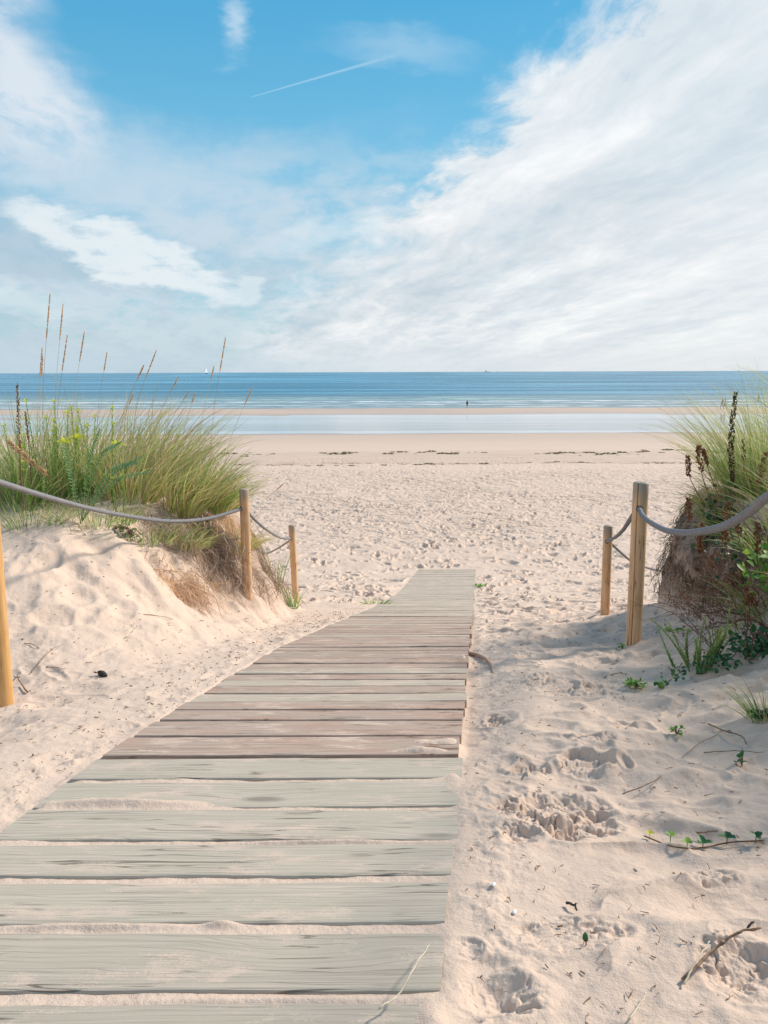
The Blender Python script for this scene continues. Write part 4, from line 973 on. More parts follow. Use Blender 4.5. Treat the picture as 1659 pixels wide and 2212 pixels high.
# grass shoots by the far left post and at the walk
tuft(G(632, 1310), .06, .36, 46, (-.05, 0), .35, 'bright green shoots at the foot of the far left post', M_BRLEAF, .0, .010, group=None, droop=.4, name='green_shoots')
tuft(G(600, 1275), .05, .62, 14, (.15, 0), .25, 'thin tall green stems between the two left posts', M_BRLEAF, .1, .010, group=None, droop=.2, name='green_shoots')
tuft(G(812, 1306), .13, .16, 70, (.15, 0), .8, 'small bright green grass clump touching the left side of the boardwalk', M_BRLEAF, .1, .012, group=None, droop=.5, name='green_shoots')
creeper(G(1036, 1269), .12, 10, 'tiny green sprout on the sand right of the boardwalk end', M_BRLEAF, .06, group=None)

# ------------------------------------------------------------------ right dune plants
rg = 'marram grass tufts on the right dune'
for (px, py, Yv, rd, H, n_, ln, sp, mt, dr, lb_) in [
    (1630, 1060, 6.3, .24, .85, 560, (-.15, -.05), .45, M_GRASS, .2, 'green marram tuft on the right bank behind the tall dark spike'),
    (1580, 1090, 6.1, .12, .58, 110, (-.6, -.1), .6, M_GRASS2, .3, 'thin marram tuft bending left over the edge of the right bank'),
    (1665, 1040, 6.0, .30, 1.05, 700, (-.10, 0), .38, M_GRASS, .2, 'tall dense green marram tuft at the right edge'),
    (1720, 1020, 6.6, .3, 1.1, 380, (-.2, 0), .4, M_GRASS, .25, 'marram tuft mostly cut off by the right edge'),
    (1640, 1060, 7.2, .3, .95, 200, (-.45, 0), .5, M_GRASS, .3, 'rear marram tuft with fine blades sweeping left on the right dune'),
    (1545, 1105, 6.2, .12, .34, 240, (-.4, -.25), .6, M_GRASS2, .5, 'short dry tuft hanging over the rounded top edge of the right bank'),
    (1575, 1100, 5.9, .14, .42, 260, (-.35, -.2), .6, M_GRASS, .35, 'short green tuft on the front edge of the right bank top'),
    (1650, 1290, 4.7, .12, .42, 130, (-.55, -.2), .7, M_GRASS, .15, 'loose green marram blades low on the right among the dry stalks'),
    (1665, 1160, 4.9, .12, .5, 120, (-.75, -.2), .5, M_GRASS, .15, 'long green blades crossing the right edge below the rope'),
    (1662, 1540, 3.2, .05, .22, 90, (-.1, 0), .5, M_GRASS, .15, 'small soft green tuft at the right edge on the shaded sand')]:
    b0 = gplace(px, Yv)
    if py > 1120 and py < 1300: b0 = w2(px, py, Yv); b0[2] = max(b0[2] - .1, gz(b0[0], b0[1]))
    if py == 1540: b0 = G(px - 4, py + 12)
    tuft(b0, rd, H, n_, ln, sp, lb_, mt, dr, .0048, group=rg, droop=.55)
for (x_, y_, H_, lb_) in [(2.45, 3.1, .95, 'unseen marram tuft added beyond the right edge for its shade, nearest the camera'), (2.6, 3.9, 1.0, 'unseen marram tuft added beyond the right edge for its shade, second nearest'), (2.95, 4.6, 1.0, 'unseen marram tuft added beyond the right edge for its shade, behind the second'), (2.05, 2.3, .75, 'low unseen marram tuft added beyond the lower right edge for its shade')]:
    tuft((x_, y_, gz(x_, y_)), .3, H_, 420, (-.15, 0), .5, lb_, M_GRASS, .2, .006, group=rg, droop=.5)  # unseen tufts, added to cast soft shade on the right foreground
# loose drooping dry roots on the broken bank
def bankroots(anchors, n, L, label, down, mat=M_ROOT):
    roots(anchors, n, L, label, down)
for o_ in []: pass
anch = [G(1500, 1190), G(1530, 1160), G(1480, 1240), G(1560, 1150), G(1600, 1180), G(1620, 1240)]
base_r = anch[0]
o = empty('root_tangle', tuple(base_r), 'fine dark roots hanging over the shaded face of the right bank', 'roots', 'dead roots hanging from the right bank'); g = Geo()
gk = Geo()
for i in range(430):
    y_ = random.uniform(5.3, 7.2); fx_ = float(np.interp(y_, [4.9, 5.5, 6.2, 6.9, 7.6], [2.38, 2.30, 2.27, 2.42, 2.8])); zt = EZ - 1.02 - random.random() ** 1.3 * .75; L_ = random.uniform(.08, .36)
    t0 = (EZ - 1.0 - zt) / 1.0; pts = []; wob = rng.normal(size=(9, 3)) * np.array([.012, .026, .02]); wob = np.cumsum(wob, 0); dyy = random.uniform(-.25, .12)
    for k in range(9):
        t = min(1.0, t0 + L_ * k / 8); pts.append(np.array([fx_ + .40 - .47 * t ** .55 - random.uniform(.0, .02), y_ - .12 + dyy * k / 8, EZ - 1.0 - t * 1.0]) + wob[k])
    (g if i % 2 else gk).strip(pts, .0055 * random.uniform(.5, 1.4))
gk.build('dark_roots', M_SEEDDK, o, base_r)
g.build('fine_roots', M_ROOT, o, base_r)
# dry curved stalks with rusty seed heads (x, y read off the picture, distance in metres)
def C2(p, Yv): return w2(1242 + p[0] * .3173, 783 + p[1] * .3173, Yv)
SP = [ ([(1075, 1010), (1072, 800), (1062, 520), (1095, 205)], 5.7, .30, .020, M_SEEDDK, 'tall dark seed spike standing upright above the right bank, highest of all'),
       ([(960, 1060), (905, 990), (830, 880), (775, 760), (768, 640)], 5.5, .70, .018, M_SEED, 'curved dry stalk with a small rusty head, leftmost above the rope on the right'),
       ([(1000, 1030), (930, 940), (875, 800), (845, 650), (846, 570)], 5.5, .58, .023, M_SEED, 'dry stalk with a broad dark rusty head left of the upright spike'),
       ([(1020, 960), (960, 860), (900, 700), (875, 595)], 5.55, .66, .017, M_SEED, 'slim rusty stalk tucked just right of the broad headed one'),
       ([(1225, 920), (1245, 840), (1265, 740), (1300, 615)], 5.5, .38, .022, M_SEED, 'rusty seed stalk leaning right in the grass near the right edge'),
       ([(1080, 1490), (980, 1420), (880, 1290), (805, 1160), (780, 1060), (772, 930)], 4.6, .76, .020, M_SEED, 'long arching stalk whose rusty head hangs free just below the rope, left of the bank'),
       ([(1075, 1200), (1050, 1120), (1035, 1040), (1038, 960)], 4.5, .52, .020, M_SEED, 'rusty seed head right behind the thick rope'),
       ([(1130, 1180), (1110, 1130), (1095, 1080)], 4.5, .2, .022, M_SEED, 'small cluster of rusty capsules hanging under the thick rope'),
       ([(1040, 1570), (920, 1440), (870, 1330), (850, 1230), (868, 1105)], 4.6, .56, .024, M_SEED, 'rusty seed stalk against the dark bank, lower left of the group'),
       ([(1130, 1560), (1060, 1450), (1035, 1280), (1010, 1130)], 4.4, .74, .021, M_SEED, 'brown seed stalk rising from the twigs to below the rope'),
       ([(1260, 1440), (1240, 1330), (1245, 1200), (1238, 1090)], 4.5, .40, .017, M_SEED, 'thin rusty stalk standing close to the right edge below the rope'),
       ([(960, 1440), (930, 1390), (930, 1320)], 4.7, .35, .016, M_SEED, 'short rusty head half hidden on the dark bank face'),
       ([(1190, 1700), (1180, 1620), (1150, 1535)], 4.2, .25, .030, M_SEED, 'thick clump of rusty capsules low on the right, larger of the pair'),
       ([(1250, 1700), (1215, 1640), (1205, 1580)], 4.2, .25, .026, M_SEED, 'thick clump of rusty capsules low on the right, rightmost of the pair'),
       ([(1150, 760), (1150, 680), (1145, 520)], 5.9, .55, .012, M_SEEDDK, 'thin dark stalk in the grass just right of the upright spike')]
for pts, Yv, s0, rd, mt, lb_ in SP:
    spike([C2(p, Yv + .02 * i) for i, p in enumerate(pts)][::1], s0, rd, lb_, mt, .0022 if rd > .015 else .004, .0175, .0042)
# woody twigs below
TW = [([(1300, 1800), (1150, 1720), (1010, 1690), (880, 1695), (790, 1645), (700, 1540)], 4.2, .0075, 'long arching brown branch reaching left from the right bank'),
      ([(1310, 1800), (1180, 1745), (1080, 1765), (980, 1775), (915, 1768)], 4.1, .008, 'straight dark branch lying low across the right sand'),
      ([(1314, 1850), (1240, 1760), (1130, 1700), (1010, 1660), (930, 1620)], 4.15, .006, 'thin forked branch above the low dark one'),
      ([(1180, 1980), (1170, 1850), (1180, 1700), (1230, 1600)], 4.0, .006, 'upright brown stem beside the dark leaves at right'),
      ([(1330, 1900), (1240, 1830), (1200, 1960)], 3.9, .008, 'dark crooked twig at the right edge over the shaded sand'),
      ([(1300, 1660), (1210, 1500), (1130, 1290), (1110, 1150)], 4.5, .005, 'thin bare stem leaning among the rusty stalks')]
for pts, Yv, r, lb_ in TW:
    c_ = catm([C2(p, Yv) for p in pts], 40); c_ = c_ + np.stack([fbm(np.arange(40) * .3, np.arange(40) * 0., k, 3) for k in (1, 2, 3)], 1) * .012
    g = Geo(); g.tube(c_, np.linspace(r, r * .35, 40), 7); o = g.build('branch', M_STEM); tag(o, lb_, 'branch', 'dry branches under the right bank')
# leaves on the bank
def leafcloud(cs, n, r, label, mat, size, name='leafy_plant', group='leafy plants on the right bank'):
    c0 = np.array(cs[0]); o = empty(name, tuple(c0), label, 'plant', group); g = Geo(); gs = Geo()
    gs.tube(catm(cs, 24), .003, 5)
    for i in range(n):
        p = np.array(cs[random.randrange(len(cs))]) * .6 + np.array(cs[random.randrange(len(cs))]) * .4 + rng.normal(size=3) * r
        zg = gz(p[0], p[1]) + .008; p[2] = max(p[2], zg)
        v = rng.normal(size=3) + np.array([-.3, -.5, .2]); g.leaf(p, v, (0, -.5, 1), size * random.uniform(.6, 1.3), size * .8, fold=.15)
    gs.build('stem', M_STEM, o, c0); g.build('leaves', mat, o, c0)
leafcloud([C2((1040, 920), 5.9), C2((990, 940), 5.85), C2((960, 980), 5.8), C2((945, 1080), 5.75), C2((930, 1160), 5.7), C2((940, 1240), 5.7)], 150, (.05, .06, .05), 'dark green ivy like creeper climbing over the top edge of the right bank', M_DKLEAF, .045)
leafcloud([C2((1310, 1300), 4.7), C2((1290, 1370), 4.65), C2((1260, 1440), 4.6), C2((1215, 1500), 4.6)], 50, (.05, .05, .05), 'bright green broad leaved plant at the right edge below the rope', M_BRLEAF, .055)
leafcloud([C2((1120, 1130), 5.2), C2((1150, 1180), 5.2), C2((1170, 1270), 5.2), C2((1140, 1440), 5.1), C2((980, 1550), 5.2)], 110, (.09, .08, .08), 'scattered dark leaves in front of the shaded bank face', M_DKLEAF, .038)
leafcloud([C2((1160, 1900), 3.95), C2((1110, 1960), 3.9), C2((1060, 2010), 3.85), C2((960, 2040), 3.8), C2((880, 2080), 3.75)], 110, (.05, .05, .02), 'dark green creeper spreading down the shaded sand below the branches', M_DKLEAF, .026)
leafcloud([C2((740, 2090), 3.75), C2((700, 2120), 3.7), C2((650, 2160), 3.6), (C2((600, 2210), 3.5))], 30, (.03, .03, .01), 'lower trailing end of the dark creeper on open sand', M_DKLEAF, .022)
leafcloud([C2((620, 1830), 5.0), C2((680, 1820), 5.0), C2((750, 1800), 5.05)], 26, (.04, .05, .01), 'small green creeper at the foot of the right bank', M_BRLEAF, .024)
leafcloud([C2((1230, 2000), 4.0), C2((1290, 1900), 4.1), C2((1330, 1850), 4.1)], 160, (.07, .06, .05), 'dense dark leafy undergrowth at the right edge under the crooked twig', M_DKLEAF, .04)
sb = G(1508, 1447)
spurge(sb, .44, 22, 'bushy light green plant with slim spires growing on the right sand slope', .50, M_BUSH, None, .010, .019, (0, 0), 'plant', 'green_bush', None, .0075)
sb = G(1475, 1440); spurge(sb, .25, 4, 'small yellowish sprig left of the bushy green plant', .5, M_BRLEAF, None, .007, .016, (-.2, 0), 'plant', 'green_sprig', None, .010)
for (px, py, r, n_, sz, mt, lb_) in [(1372, 1487, .04, 18, .026, M_BRLEAF, 'small green sprout on the slope below the tall cracked post'), (1428, 1488, .03, 10, .022, M_BRLEAF, 'tiny sprout right of the one below the cracked post'),
                                 (1462, 1590, .025, 7, .018, M_BRLEAF, 'tiny yellowish sprout on the shaded right slope'), (1603, 1658, .025, 5, .020, M_DKLEAF, 'little glossy green sprout near the long straw on the right'), (1266, 2045, .004, 1, .018, M_DKLEAF, 'single green leaf lying on crumbled sand at the bottom right'),
                                 (1640, 1550, .05, 20, .02, M_DKLEAF, 'small leaves at the right edge beside the soft tuft'), (1345, 1405, .03, 8, .02, M_BRLEAF, 'tiny green leaves at the left foot of the tall cracked post')]:
    creeper(G(px, py), r, n_, lb_, mt, sz)
def thicket(c0, n, H, box, label, mat, lean=(-.35, -.1), r=.0028, leaves=0, lm=None):
    c0 = np.array(c0, float); o = empty('dry_thicket', tuple(c0), label, 'dry plant', 'tangled dry stems on the right bank'); g = Geo(); gl = Geo()
    for i in range(n):
        b = c0 + rng.uniform(-1, 1, 3) * box; b[2] = gz(b[0], b[1]) - .02; L = H * random.uniform(.4, 1.15); d = np.array([lean[0] * random.uniform(-.3, 1.8), lean[1] + random.gauss(0, .4), random.uniform(.5, 1.1)]); pts = [b]
        for k in range(12):
            d = d + rng.normal(size=3) * .16 + np.array([lean[0] * .10, 0, -.07]); d /= np.linalg.norm(d); pts.append(pts[-1] + d * L / 12)
        g.tube(pts, np.linspace(r * random.uniform(.6, 1.3), r * .3, 13), 5)
        for q in range(random.randint(1, 4)):
            j = random.randint(4, 11); dd = d + rng.normal(size=3) * .8; dd /= np.linalg.norm(dd); tw = arc(pts[j], dd, L * random.uniform(.12, .3), rng.normal(size=3) * .4, 5); g.tube(tw, np.linspace(r * .5, r * .2, 5), 4)
            if leaves and random.random() < leaves:
                for z_ in range(4): gl.leaf(tw[-1] + rng.normal(size=3) * .008, rng.normal(size=3), (0, 0, 1), .018, .011)
    g.build('stems', mat, o, c0)
    if gl.v: gl.build('dry_leaves', lm or M_SEED, o, c0)
thicket(G(1640, 1370), 46, .62, (.28, .25, 0), 'dense tangle of brown dry stems at the foot of the right bank by the edge', M_STEM, leaves=.5)
thicket(G(1530, 1310), 34, .42, (.15, .12, 0), 'low tangle of reddish dry stems at the left foot of the right bank', M_STEM, (-.15, -.2), .002, leaves=.4)
thicket(G(1500, 1230), 40, .30, (.10, .12, 0), 'short dry stems bristling from the left face of the right bank', M_TWIG, (-.5, -.2), .0018, leaves=.2)
thicket(G(1590, 1330), 46, .50, (.22, .15, 0), 'looser tangle of dry stems against the dark bank face', M_STEM, leaves=.4)
thicket(G(1655, 1190), 34, .55, (.25, .2, 0), 'dry dark stems mixed with green at the right edge above the tangle', M_STEM, (-.45, -.2), leaves=.3)
thicket(G(1570, 1140), 22, .40, (.15, .15, 0), 'thin pale dry stems hanging over the top edge of the right bank', M_TWIG, (-.6, -.3), .002, leaves=.3)
# trailing vine with single leaves
vp = [G(1392, 1813), G(1440, 1830), G(1478, 1838), G(1520, 1836), G(1580, 1824), G(1650, 1822)]
o = empty('trailing_vine', tuple(vp[1]), 'thin brown runner with a row of single green leaves on the lower right sand', 'plant')
g = Geo(); g.tube(catm([p + (0, 0, .006) for p in vp], 40), .0022, 5); g.build('runner', M_STEM, o, vp[1])
for (px, py, sz, mt) in [(1403, 1812, .024, M_YEL), (1448, 1816, .030, M_BRLEAF), (1484, 1833, .028, M_BRLEAF), (1518, 1832, .036, M_DKLEAF), (1570, 1822, .042, M_DKLEAF), (1632, 1822, .034, M_DKLEAF)]:
    p = G(px, py) + (0, 0, .013); sz *= .78; g = Geo(); g.tube([p - (0, 0, .028), p], .0014, 4)
    for k in range(3): g.leaf(p, (math.cos(k * 2.1 + px), math.sin(k * 2.1 + px), .45), (0, 0, 1), sz * random.uniform(.7, 1.1), sz * .75)
    l_ = g.build('vine_leaf', mt, o, vp[1])

# ------------------------------------------------------------------ single twigs, straws, shells
def stick(pts, r, mat, label, cat='twig', name='twig', group=None, jit=.003, kink=0):
    c_ = catm(pts, 24) + np.stack([fbm(np.arange(24) * .4, np.arange(24) * 0. + pts[0][0], k, 3) for k in (1, 2, 3)], 1) * jit
    org = c_[0].copy(); g = Geo(); g.tube(c_ - org, np.linspace(r, r * .5, 24), 6)
    for q in range(kink):
        i = random.randint(5, 20); g.tube([c_[i] - org, c_[i] - org + np.array([random.uniform(-.02, .02), random.uniform(-.02, .02), .008])], r * .6, 5)
    o = g.build(name, mat); o.location = tuple(org); return tag(o, label, cat, group)
def gs(px, py, h=.008): return G(px, py) + (0, 0, h)
stick([gs(1475, 2128), gs(1540, 2083, .03), gs(1590, 2062, .045), gs(1640, 2052, .05)], .0042, M_TWIG, 'brown forked twig lying across the sand at the lower right', kink=3)
stick([gs(1478, 2135), gs(1500, 2110, .03), gs(1530, 2075, .04)], .0022, M_STRAW, 'short pale straw crossing the forked twig', 'straw', 'straw')
stick([gs(820, 2212, .03), gs(860, 2180, .03), gs(895, 2135, .05), gs(928, 2070, .03)], .0022, M_STRAW, 'long pale curved straw lying over the end of the nearest planks', 'straw', 'straw')
stick([gs(1360, 2212, .01), gs(1385, 2180, .015), gs(1395, 2160, .01)], .002, M_STRAW, 'short pale straw at the bottom edge in the right sand', 'straw', 'straw')
stick([gs(1520, 1632), gs(1580, 1630, .012), gs(1650, 1634, .012)], .0022, M_TWIG, 'long thin straw pointing to the right edge on the shaded sand', kink=1)
stick([gs(1345, 1720), gs(1420, 1690, .01), gs(1500, 1620, .012), gs(1560, 1590, .014)], .0020, M_TWIG, 'long thin curved stalk slanting across the right sand')
stick([gs(1530, 1570), gs(1560, 1590, .02), gs(1600, 1605, .02), gs(1612, 1615)], .0040, M_TWIG, 'gnarled twig on the right slope above the long straw', kink=3)
stick([gs(1012, 1412, .0), gs(1035, 1420, .012), gs(1056, 1434, .012), gs(1068, 1456, -.01)], .016, M_ROOT, 'thick grey root curling out of the sand beside the boardwalk', 'root', 'root')
stick([gs(68, 1460), gs(105, 1420, .02), gs(137, 1400, .02)], .0028, M_TWIG, 'thin curved twig on the left sand slope beside the orange post', kink=1)
stick([gs(300, 1330), gs(340, 1334, .01), gs(375, 1342, .01)], .003, M_TWIG, 'straight pale twig on the left slope below the root mat', kink=0)
stick([gs(52, 1393), gs(70, 1398, .01), gs(86, 1404)], .003, M_TWIG, 'small twig lying on the left sand above the curved one')
stick([gs(100, 1448), gs(122, 1446, .01), gs(140, 1449)], .0025, M_TWIG, 'small reddish twig on the left sand below the curved one')
stick([gs(1305, 1468), gs(1330, 1460, .01), gs(1350, 1462)], .003, M_TWIG, 'small dark twig in front of the thin right post')
stick([gs(1505, 1808), gs(1550, 1803, .008)], .003, M_TWIG, 'short brown twig just above the trailing vine leaves')
stick([gs(1225, 1960), gs(1240, 1968, .015), gs(1246, 1978, .01)], .0035, M_CONE, 'curled dark leaf scrap on the bright sand at the lower right', 'leaf scrap', 'leaf_scrap', kink=1)
stick([gs(1614, 2012, .003), gs(1621, 2006, .008), gs(1628, 2001, .006)], .0022, M_CONE, 'dark curled scrap at the right edge above the forked twig', 'leaf scrap', 'leaf_scrap')
stick([gs(60, 1500), gs(42, 1478, .02), gs(38, 1462, .01)], .005, M_TWIG, 'brown bark curl leaning at the foot of the orange post', 'bark', 'bark_piece', kink=2)
stick([gs(1000, 1500), gs(1040, 1420)], .0001, M_TWIG, 'x') if False else None
for (px, py, lb_) in [(1066, 1916, 'tiny white shell on the sand beside the boardwalk, the upper one'), (1111, 1976, 'tiny white shell nearer the camera, the lower one'), (918, 1660, 'tiny white shell lying on the boardwalk planks')]:
    g0 = G(px, py); rows = []
    for i, t in enumerate(np.linspace(0, 1, 10)):
        r = .0048 * math.sin(math.pi * (t * .9 + .05)) ** .7; rows.append([((t - .5) * .017, r * math.cos(6.283*j/12), .005 + r * .8 * math.sin(6.283*j/12)) for j in range(12)])
    o = link('seashell', grid_mesh('seashell', np.array(rows), wrap=True), M_SHELL); o.location = tuple(g0); o.rotation_euler = (0, 0, 1.1); tag(o, lb_, 'shell', 'small white shells')
# loose twig fragments: individuals with shared meshes
tm = []
for k in range(9):
    g = Geo(); l = random.uniform(.016, .05); pts = arc((0, 0, 0), (1, 0, random.uniform(0, .25)), l, (0, random.uniform(-.5, .5), -.1), 6); g.tube(pts, np.linspace(.0019, .0009, 6), 5)
    if k % 2: g.tube([pts[3], pts[3] + np.array([.006, .008, .004])], .0009, 4)
    if k % 3 == 0: g.leaf(pts[2], (.3, 1, .3), (0, 0, 1), .014, .008)
    o = g.build('twig_fragment', M_TWIG if k % 3 else M_STEM); tm.append(o.data); bpy.data.objects.remove(o)
cnt = 0
while cnt < 240:
    if random.random() < .55: px, py = random.uniform(1000, 1655), random.uniform(1400, 2205)
    else:
        px, py = random.uniform(0, 640), random.uniform(1330, 1780)
    g0 = G(px, py)
    if xl(g0[1]) - .01 < g0[0] < xr(g0[1]) + .01: continue
    o = link('twig_fragment', tm[cnt % 9]); o.location = (g0[0], g0[1], g0[2] + .003); s_ = random.uniform(.35, .95) * (.45 + .2 * g0[1]); o.scale = (s_, s_, s_)
    o.rotation_euler = (random.uniform(-.2, .2), random.uniform(-.2, .2), random.uniform(0, 6.28)); tag(o, 'short dry twig fragment lying loose on the sand', 'twig', 'loose twig fragments on the sand'); cnt += 1
# finer crumbs nobody could count
g = Geo()
for i in range(1700):
    if i % 5 == 0: y = random.uniform(2.0, 9); x = xl(y) - abs(random.gauss(0, .25)) - .02
    elif i % 2 == 1: y = random.uniform(1.2, 8); x = xr(y) + random.uniform(.02, 2.0)
    else: y = random.uniform(2.5, 8.5); x = xl(y) - random.uniform(.05, 2.4)
    z = gz(x, y) + .003; L_ = random.uniform(.004, .016) * (.7 + .12 * y); a = random.uniform(0, 6.28)
    g.tube([(x, y, z), (x + math.cos(a) * L_, y + math.sin(a) * L_, z + random.uniform(0, .004))], random.uniform(.0008, .0022) * (.8 + .1 * y), 4)
tag(g.build('plant_debris', M_TWIG), 'fine brown plant crumbs scattered over the dune sand', 'debris', kind='stuff')
# wrack line
wm = []
for k in range(6):
    g = Geo()
    for i in range(46):
        a = random.uniform(0, 6.28); r = random.random() ** .6; p = np.array([r * math.cos(a) * .38, r * math.sin(a) * .22, random.uniform(0, .10) * (1 - r)])
        g.strip(arc(p, (math.cos(a), math.sin(a), .6), .18, (0, 0, -.9), 5), .05)
    o = g.build('seaweed_clump', M_WEED); wm.append(o.data); bpy.data.objects.remove(o)
for i in range(190):
    x = random.uniform(-16, 27); up = random.random() < .6
    y = (56.5 + 2.2 * float(fbm(np.array([x * .13]), np.array([2.]), 4, 3)[0]) + random.gauss(0, .9)) if up else 47.2 + 1.5 * float(fbm(np.array([x * .1]), np.array([5.]), 4, 3)[0]) + random.gauss(0, .25)
    if up and float(vn(x * .35, 1.5, 8)) < .30: continue
    o = link('seaweed_clump', wm[i % 6]); s_ = (.25 + .9 * random.random() ** 3) * (1 if up else .6); o.scale = (s_, s_, s_ * 1.1); o.rotation_euler = (0, 0, random.uniform(-.5, .5)); o.location = (x, y, gz(x, y))
    tag(o, 'dark green dried seaweed clump on the tide line' if up else 'small brown seaweed scrap on the lower dark tide line', 'seaweed', 'seaweed clumps along the tide line' if up else 'brown seaweed scraps along the lower tide line')

# ------------------------------------------------------------------ people, boat, ship
M_SKIN = simple_mat('skin', (.52, .33, .24), .6, .08, 20, 0); M_BLUE = simple_mat('blue_cloth', (.07, .11, .30), .9, .15, 30, 0); M_NAVY = simple_mat('dark_cloth', (.03, .045, .05), .9, .15, 30, 0)
M_WHITE = simple_mat('pale_cloth', (.62, .66, .70), .9, .08, 30, 0); M_RED = simple_mat('pink_cloth', (.55, .16, .16), .9, .1, 30, 0); M_HAIR = simple_mat('hair', (.06, .04, .03), .7, .2, 60, 0)
def skinned(name, joints, edges, mat, parent, sub=1):
    me = bpy.data.meshes.new(name); me.from_pydata([j[:3] for j in joints], edges, []); o = link(name, me, mat, parent)
    md = o.modifiers.new('skin', 'SKIN'); md.use_smooth_shade = True
    for i, j in enumerate(joints):
        me.skin_vertices[0].data[i].radius = (j[3], j[4] if len(j) > 4 else j[3])
    me.skin_vertices[0].data[0].use_root = True
    sm_ = o.modifiers.new('sub', 'SUBSURF'); sm_.levels = sub; sm_.render_levels = sub; return o
def ring_garment(name, rings, mat, parent):
    rows = [[(cx + rx * math.cos(6.283*j/14), cy + ry * math.sin(6.283*j/14), z) for j in range(14)] for (cx, cy, z, rx, ry) in rings]
    return link(name, grid_mesh(name, np.array(rows), wrap=True), mat, parent)
def person(loc, rz, label, top, bottom, step=.18, H=1.7):
    o = empty('person', loc, label, 'person', 'people at the water\'s edge'); o.rotation_euler = (0, 0, rz); s = H / 1.7; o.scale = (s, s, s)
    J = [(0, 0, .92, .13, .10), (0, 0, 1.12, .12, .09), (0, 0, 1.34, .15, .10), (0, 0, 1.45, .06), (0, .01, 1.53, .065), (0, .01, 1.62, .085), (0, .005, 1.69, .06),
         (.17, 0, 1.39, .055), (.22, -.03, 1.13, .043), (.22, .05, .88, .035), (.225, .06, .80, .03), (-.17, 0, 1.39, .055), (-.22, .03, 1.13, .043), (-.21, .08, .90, .035), (-.21, .09, .82, .03),
         (.09, 0, .86, .085), (.10, step, .48, .058), (.10, step * .8, .08, .04), (.10, step * .8 + .13, .03, .032), (-.09, 0, .86, .085), (-.10, -step * .6, .48, .058), (-.10, -step * 1.2, .10, .04), (-.10, -step * 1.2 + .13, .03, .032)]
    E = [(0, 1), (1, 2), (2, 3), (3, 4), (4, 5), (5, 6), (2, 7), (7, 8), (8, 9), (9, 10), (2, 11), (11, 12), (12, 13), (13, 14), (0, 15), (15, 16), (16, 17), (17, 18), (0, 19), (19, 20), (20, 21), (21, 22)]
    skinned('body', J, E, M_SKIN, o)
    ring_garment('shirt', [(0, 0, .90, .175, .13), (0, 0, 1.1, .165, .125), (0, 0, 1.3, .20, .135), (0, 0, 1.40, .19, .12), (0, 0, 1.46, .09, .08)], top, o)
    ring_garment('shorts', [(0, .02, .58, .19, .15), (0, 0, .75, .185, .145), (0, 0, .93, .165, .12)], bottom, o)
    ring_garment('hair', [(0, -.005, 1.58, .088, .09), (0, -.005, 1.66, .10, .105), (0, 0, 1.72, .08, .085), (0, 0, 1.755, .02, .02)], M_HAIR, o)
    return o
def atwater(px, Yv, z): 
    v = CR @ np.array([(px - 829.5) / FPX, (1106 - 880) / FPX, -1.0]); return (v[0] / v[1] * Yv, Yv, z)
person(atwater(1009, 163, -.25), 2.9, 'person in dark clothes wading in the shallows near the middle', M_NAVY, M_NAVY, .12, 1.5)
p_ = atwater(1560, 142, 0); person((p_[0], p_[1], gz(p_[0], p_[1])), 1.9, 'person in a blue top walking on the sand bar at right', M_BLUE, M_WHITE, .25, 1.85)
person((p_[0] + .62, p_[1] + .3, gz(p_[0] + .6, p_[1])), 1.9, 'person in a pale top walking beside the one in blue', M_WHITE, M_NAVY, .2, 1.7)
p_ = atwater(1637, 185, -.3); person(p_, .4, 'small distant person in pink standing in the water at the right', M_RED, M_RED)
# sailing boat
M_HULL = simple_mat('boat_hull', (.10, .12, .16), .5, .1, 5, 0); M_SAIL = leaf_mat('sail_cloth', [(.93, .93, .93), (.93, .93, .93)], None, .6, .6, (1.05, 1.05, 1.05))
Yb = 4200.0; bp = atwater(449, Yb, 0); bt = empty('sailing_boat', (bp[0], bp[1], -.2), 'small white sailing boat on the horizon at the left', 'boat'); bt.scale = (2, 2, 2); bt.rotation_euler = (0, 0, R(-50))
hull = []
for i, t in enumerate(np.linspace(-1, 1, 13)):
    w_ = 1.8 * (1 - max(0, t) ** 2.2) ** .8 + .05 if t > 0 else 1.8 * (1 - .25 * t * t); zt = 1.6 + .5 * max(0, t)
    hull.append([(t * 6.5, -w_, zt), (t * 6.5, -w_ * .7, .4), (t * 6.3, 0, -.4), (t * 6.5, w_ * .7, .4), (t * 6.5, w_, zt), (t * 6.4, 0, zt + .1)])
link('hull', grid_mesh('hull', np.array(hull), wrap=True), M_HULL, bt)
g = Geo(); g.tube([(.8, 0, 1.5), (.8, 0, 17)], [.16, .09], 8); g.build('mast', M_HULL, bt)
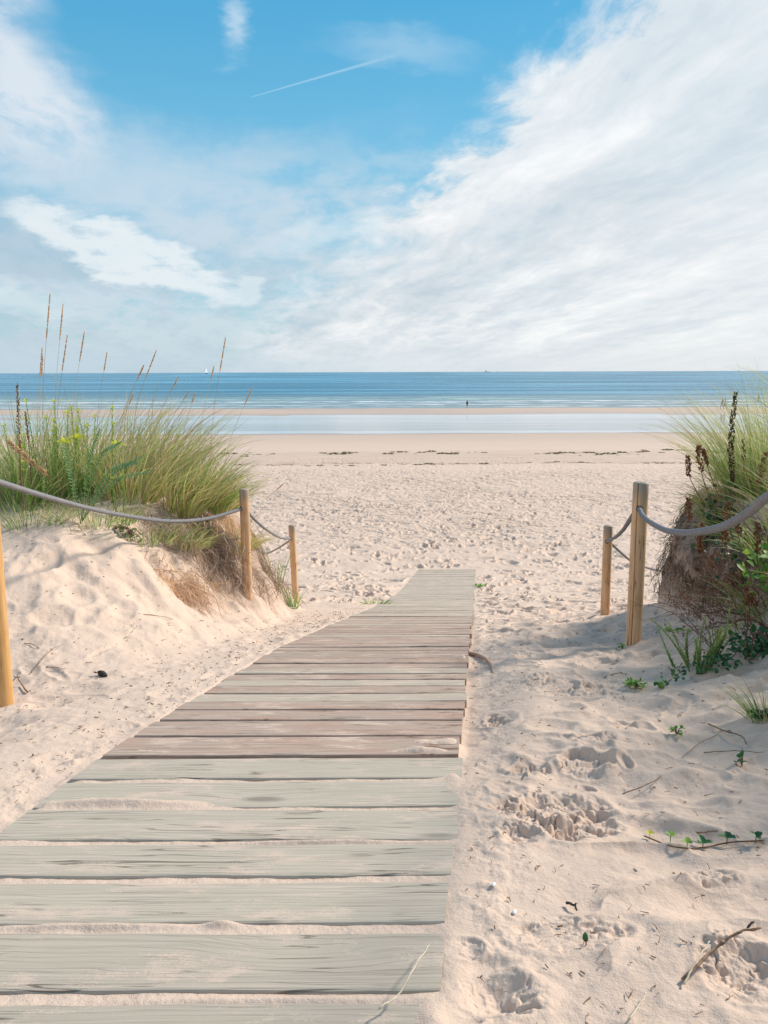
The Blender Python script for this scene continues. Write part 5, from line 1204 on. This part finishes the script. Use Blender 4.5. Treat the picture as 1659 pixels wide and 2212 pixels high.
def sail(nm, pts):
    A_, B_, C_ = [np.array(p, float) for p in pts]; rows = []
    for i in range(12):
        u = i / 11; p0 = A_ + (C_ - A_) * u; p1 = B_ + (C_ - B_) * u
        rows.append([tuple(p0 + (p1 - p0) * v + np.array([0, .9 * math.sin(math.pi * v) * (1 - u), 0])) for v in np.linspace(0, 1, 8)])
    o = link(nm, grid_mesh(nm, np.array(rows)), M_SAIL, bt); return o
sail('mainsail', [(.5, 0, 2.6), (-5.6, 0, 2.8), (.7, 0, 16.6)]); sail('jib', [(6.0, 0, 2.4), (1.2, 0, 2.6), (1.0, 0, 15.0)])
Ys = 8500.0; sp_ = atwater(1051, Ys, 0); sh = empty('cargo_ship', (sp_[0], sp_[1], 0), 'tiny grey ship silhouette on the horizon right of the middle', 'ship')
M_SHIP = simple_mat('ship_grey', (.35, .40, .44), .8, .1, 1, 0)
hull = [[(x_, -5 * w_, 5 + d_), (x_, -4 * w_, -1), (x_, 4 * w_, -1), (x_, 5 * w_, 5 + d_)] for x_, w_, d_ in [(-24, .7, 0), (-15, 1, 0), (0, 1, 0), (14, 1, .2), (22, .6, 1), (27, .05, 2)]]
link('hull', grid_mesh('hull', np.array(hull), wrap=True), M_SHIP, sh)
def boxy(nm, x0, x1, y0, y1, z0, z1, mat, parent, tp=.92):
    c_ = ((x0 + x1) / 2, (y0 + y1) / 2); r0 = [(x0, y0, z0), (x1, y0, z0), (x1, y1, z0), (x0, y1, z0)]; r1_ = [(c_[0] + (x - c_[0]) * tp, c_[1] + (y - c_[1]) * tp, z1) for x, y, _ in r0]
    me = bpy.data.meshes.new(nm); me.from_pydata(r0 + r1_, [], [(3, 2, 1, 0), (4, 5, 6, 7), (0, 1, 5, 4), (1, 2, 6, 5), (2, 3, 7, 6), (3, 0, 4, 7)]); return link(nm, me, mat, parent)
boxy('superstructure', -20, -10, -4, 4, 5, 17, M_SHIP, sh); boxy('funnel', -17, -14, -1.2, 1.2, 17, 21, M_SHIP, sh)
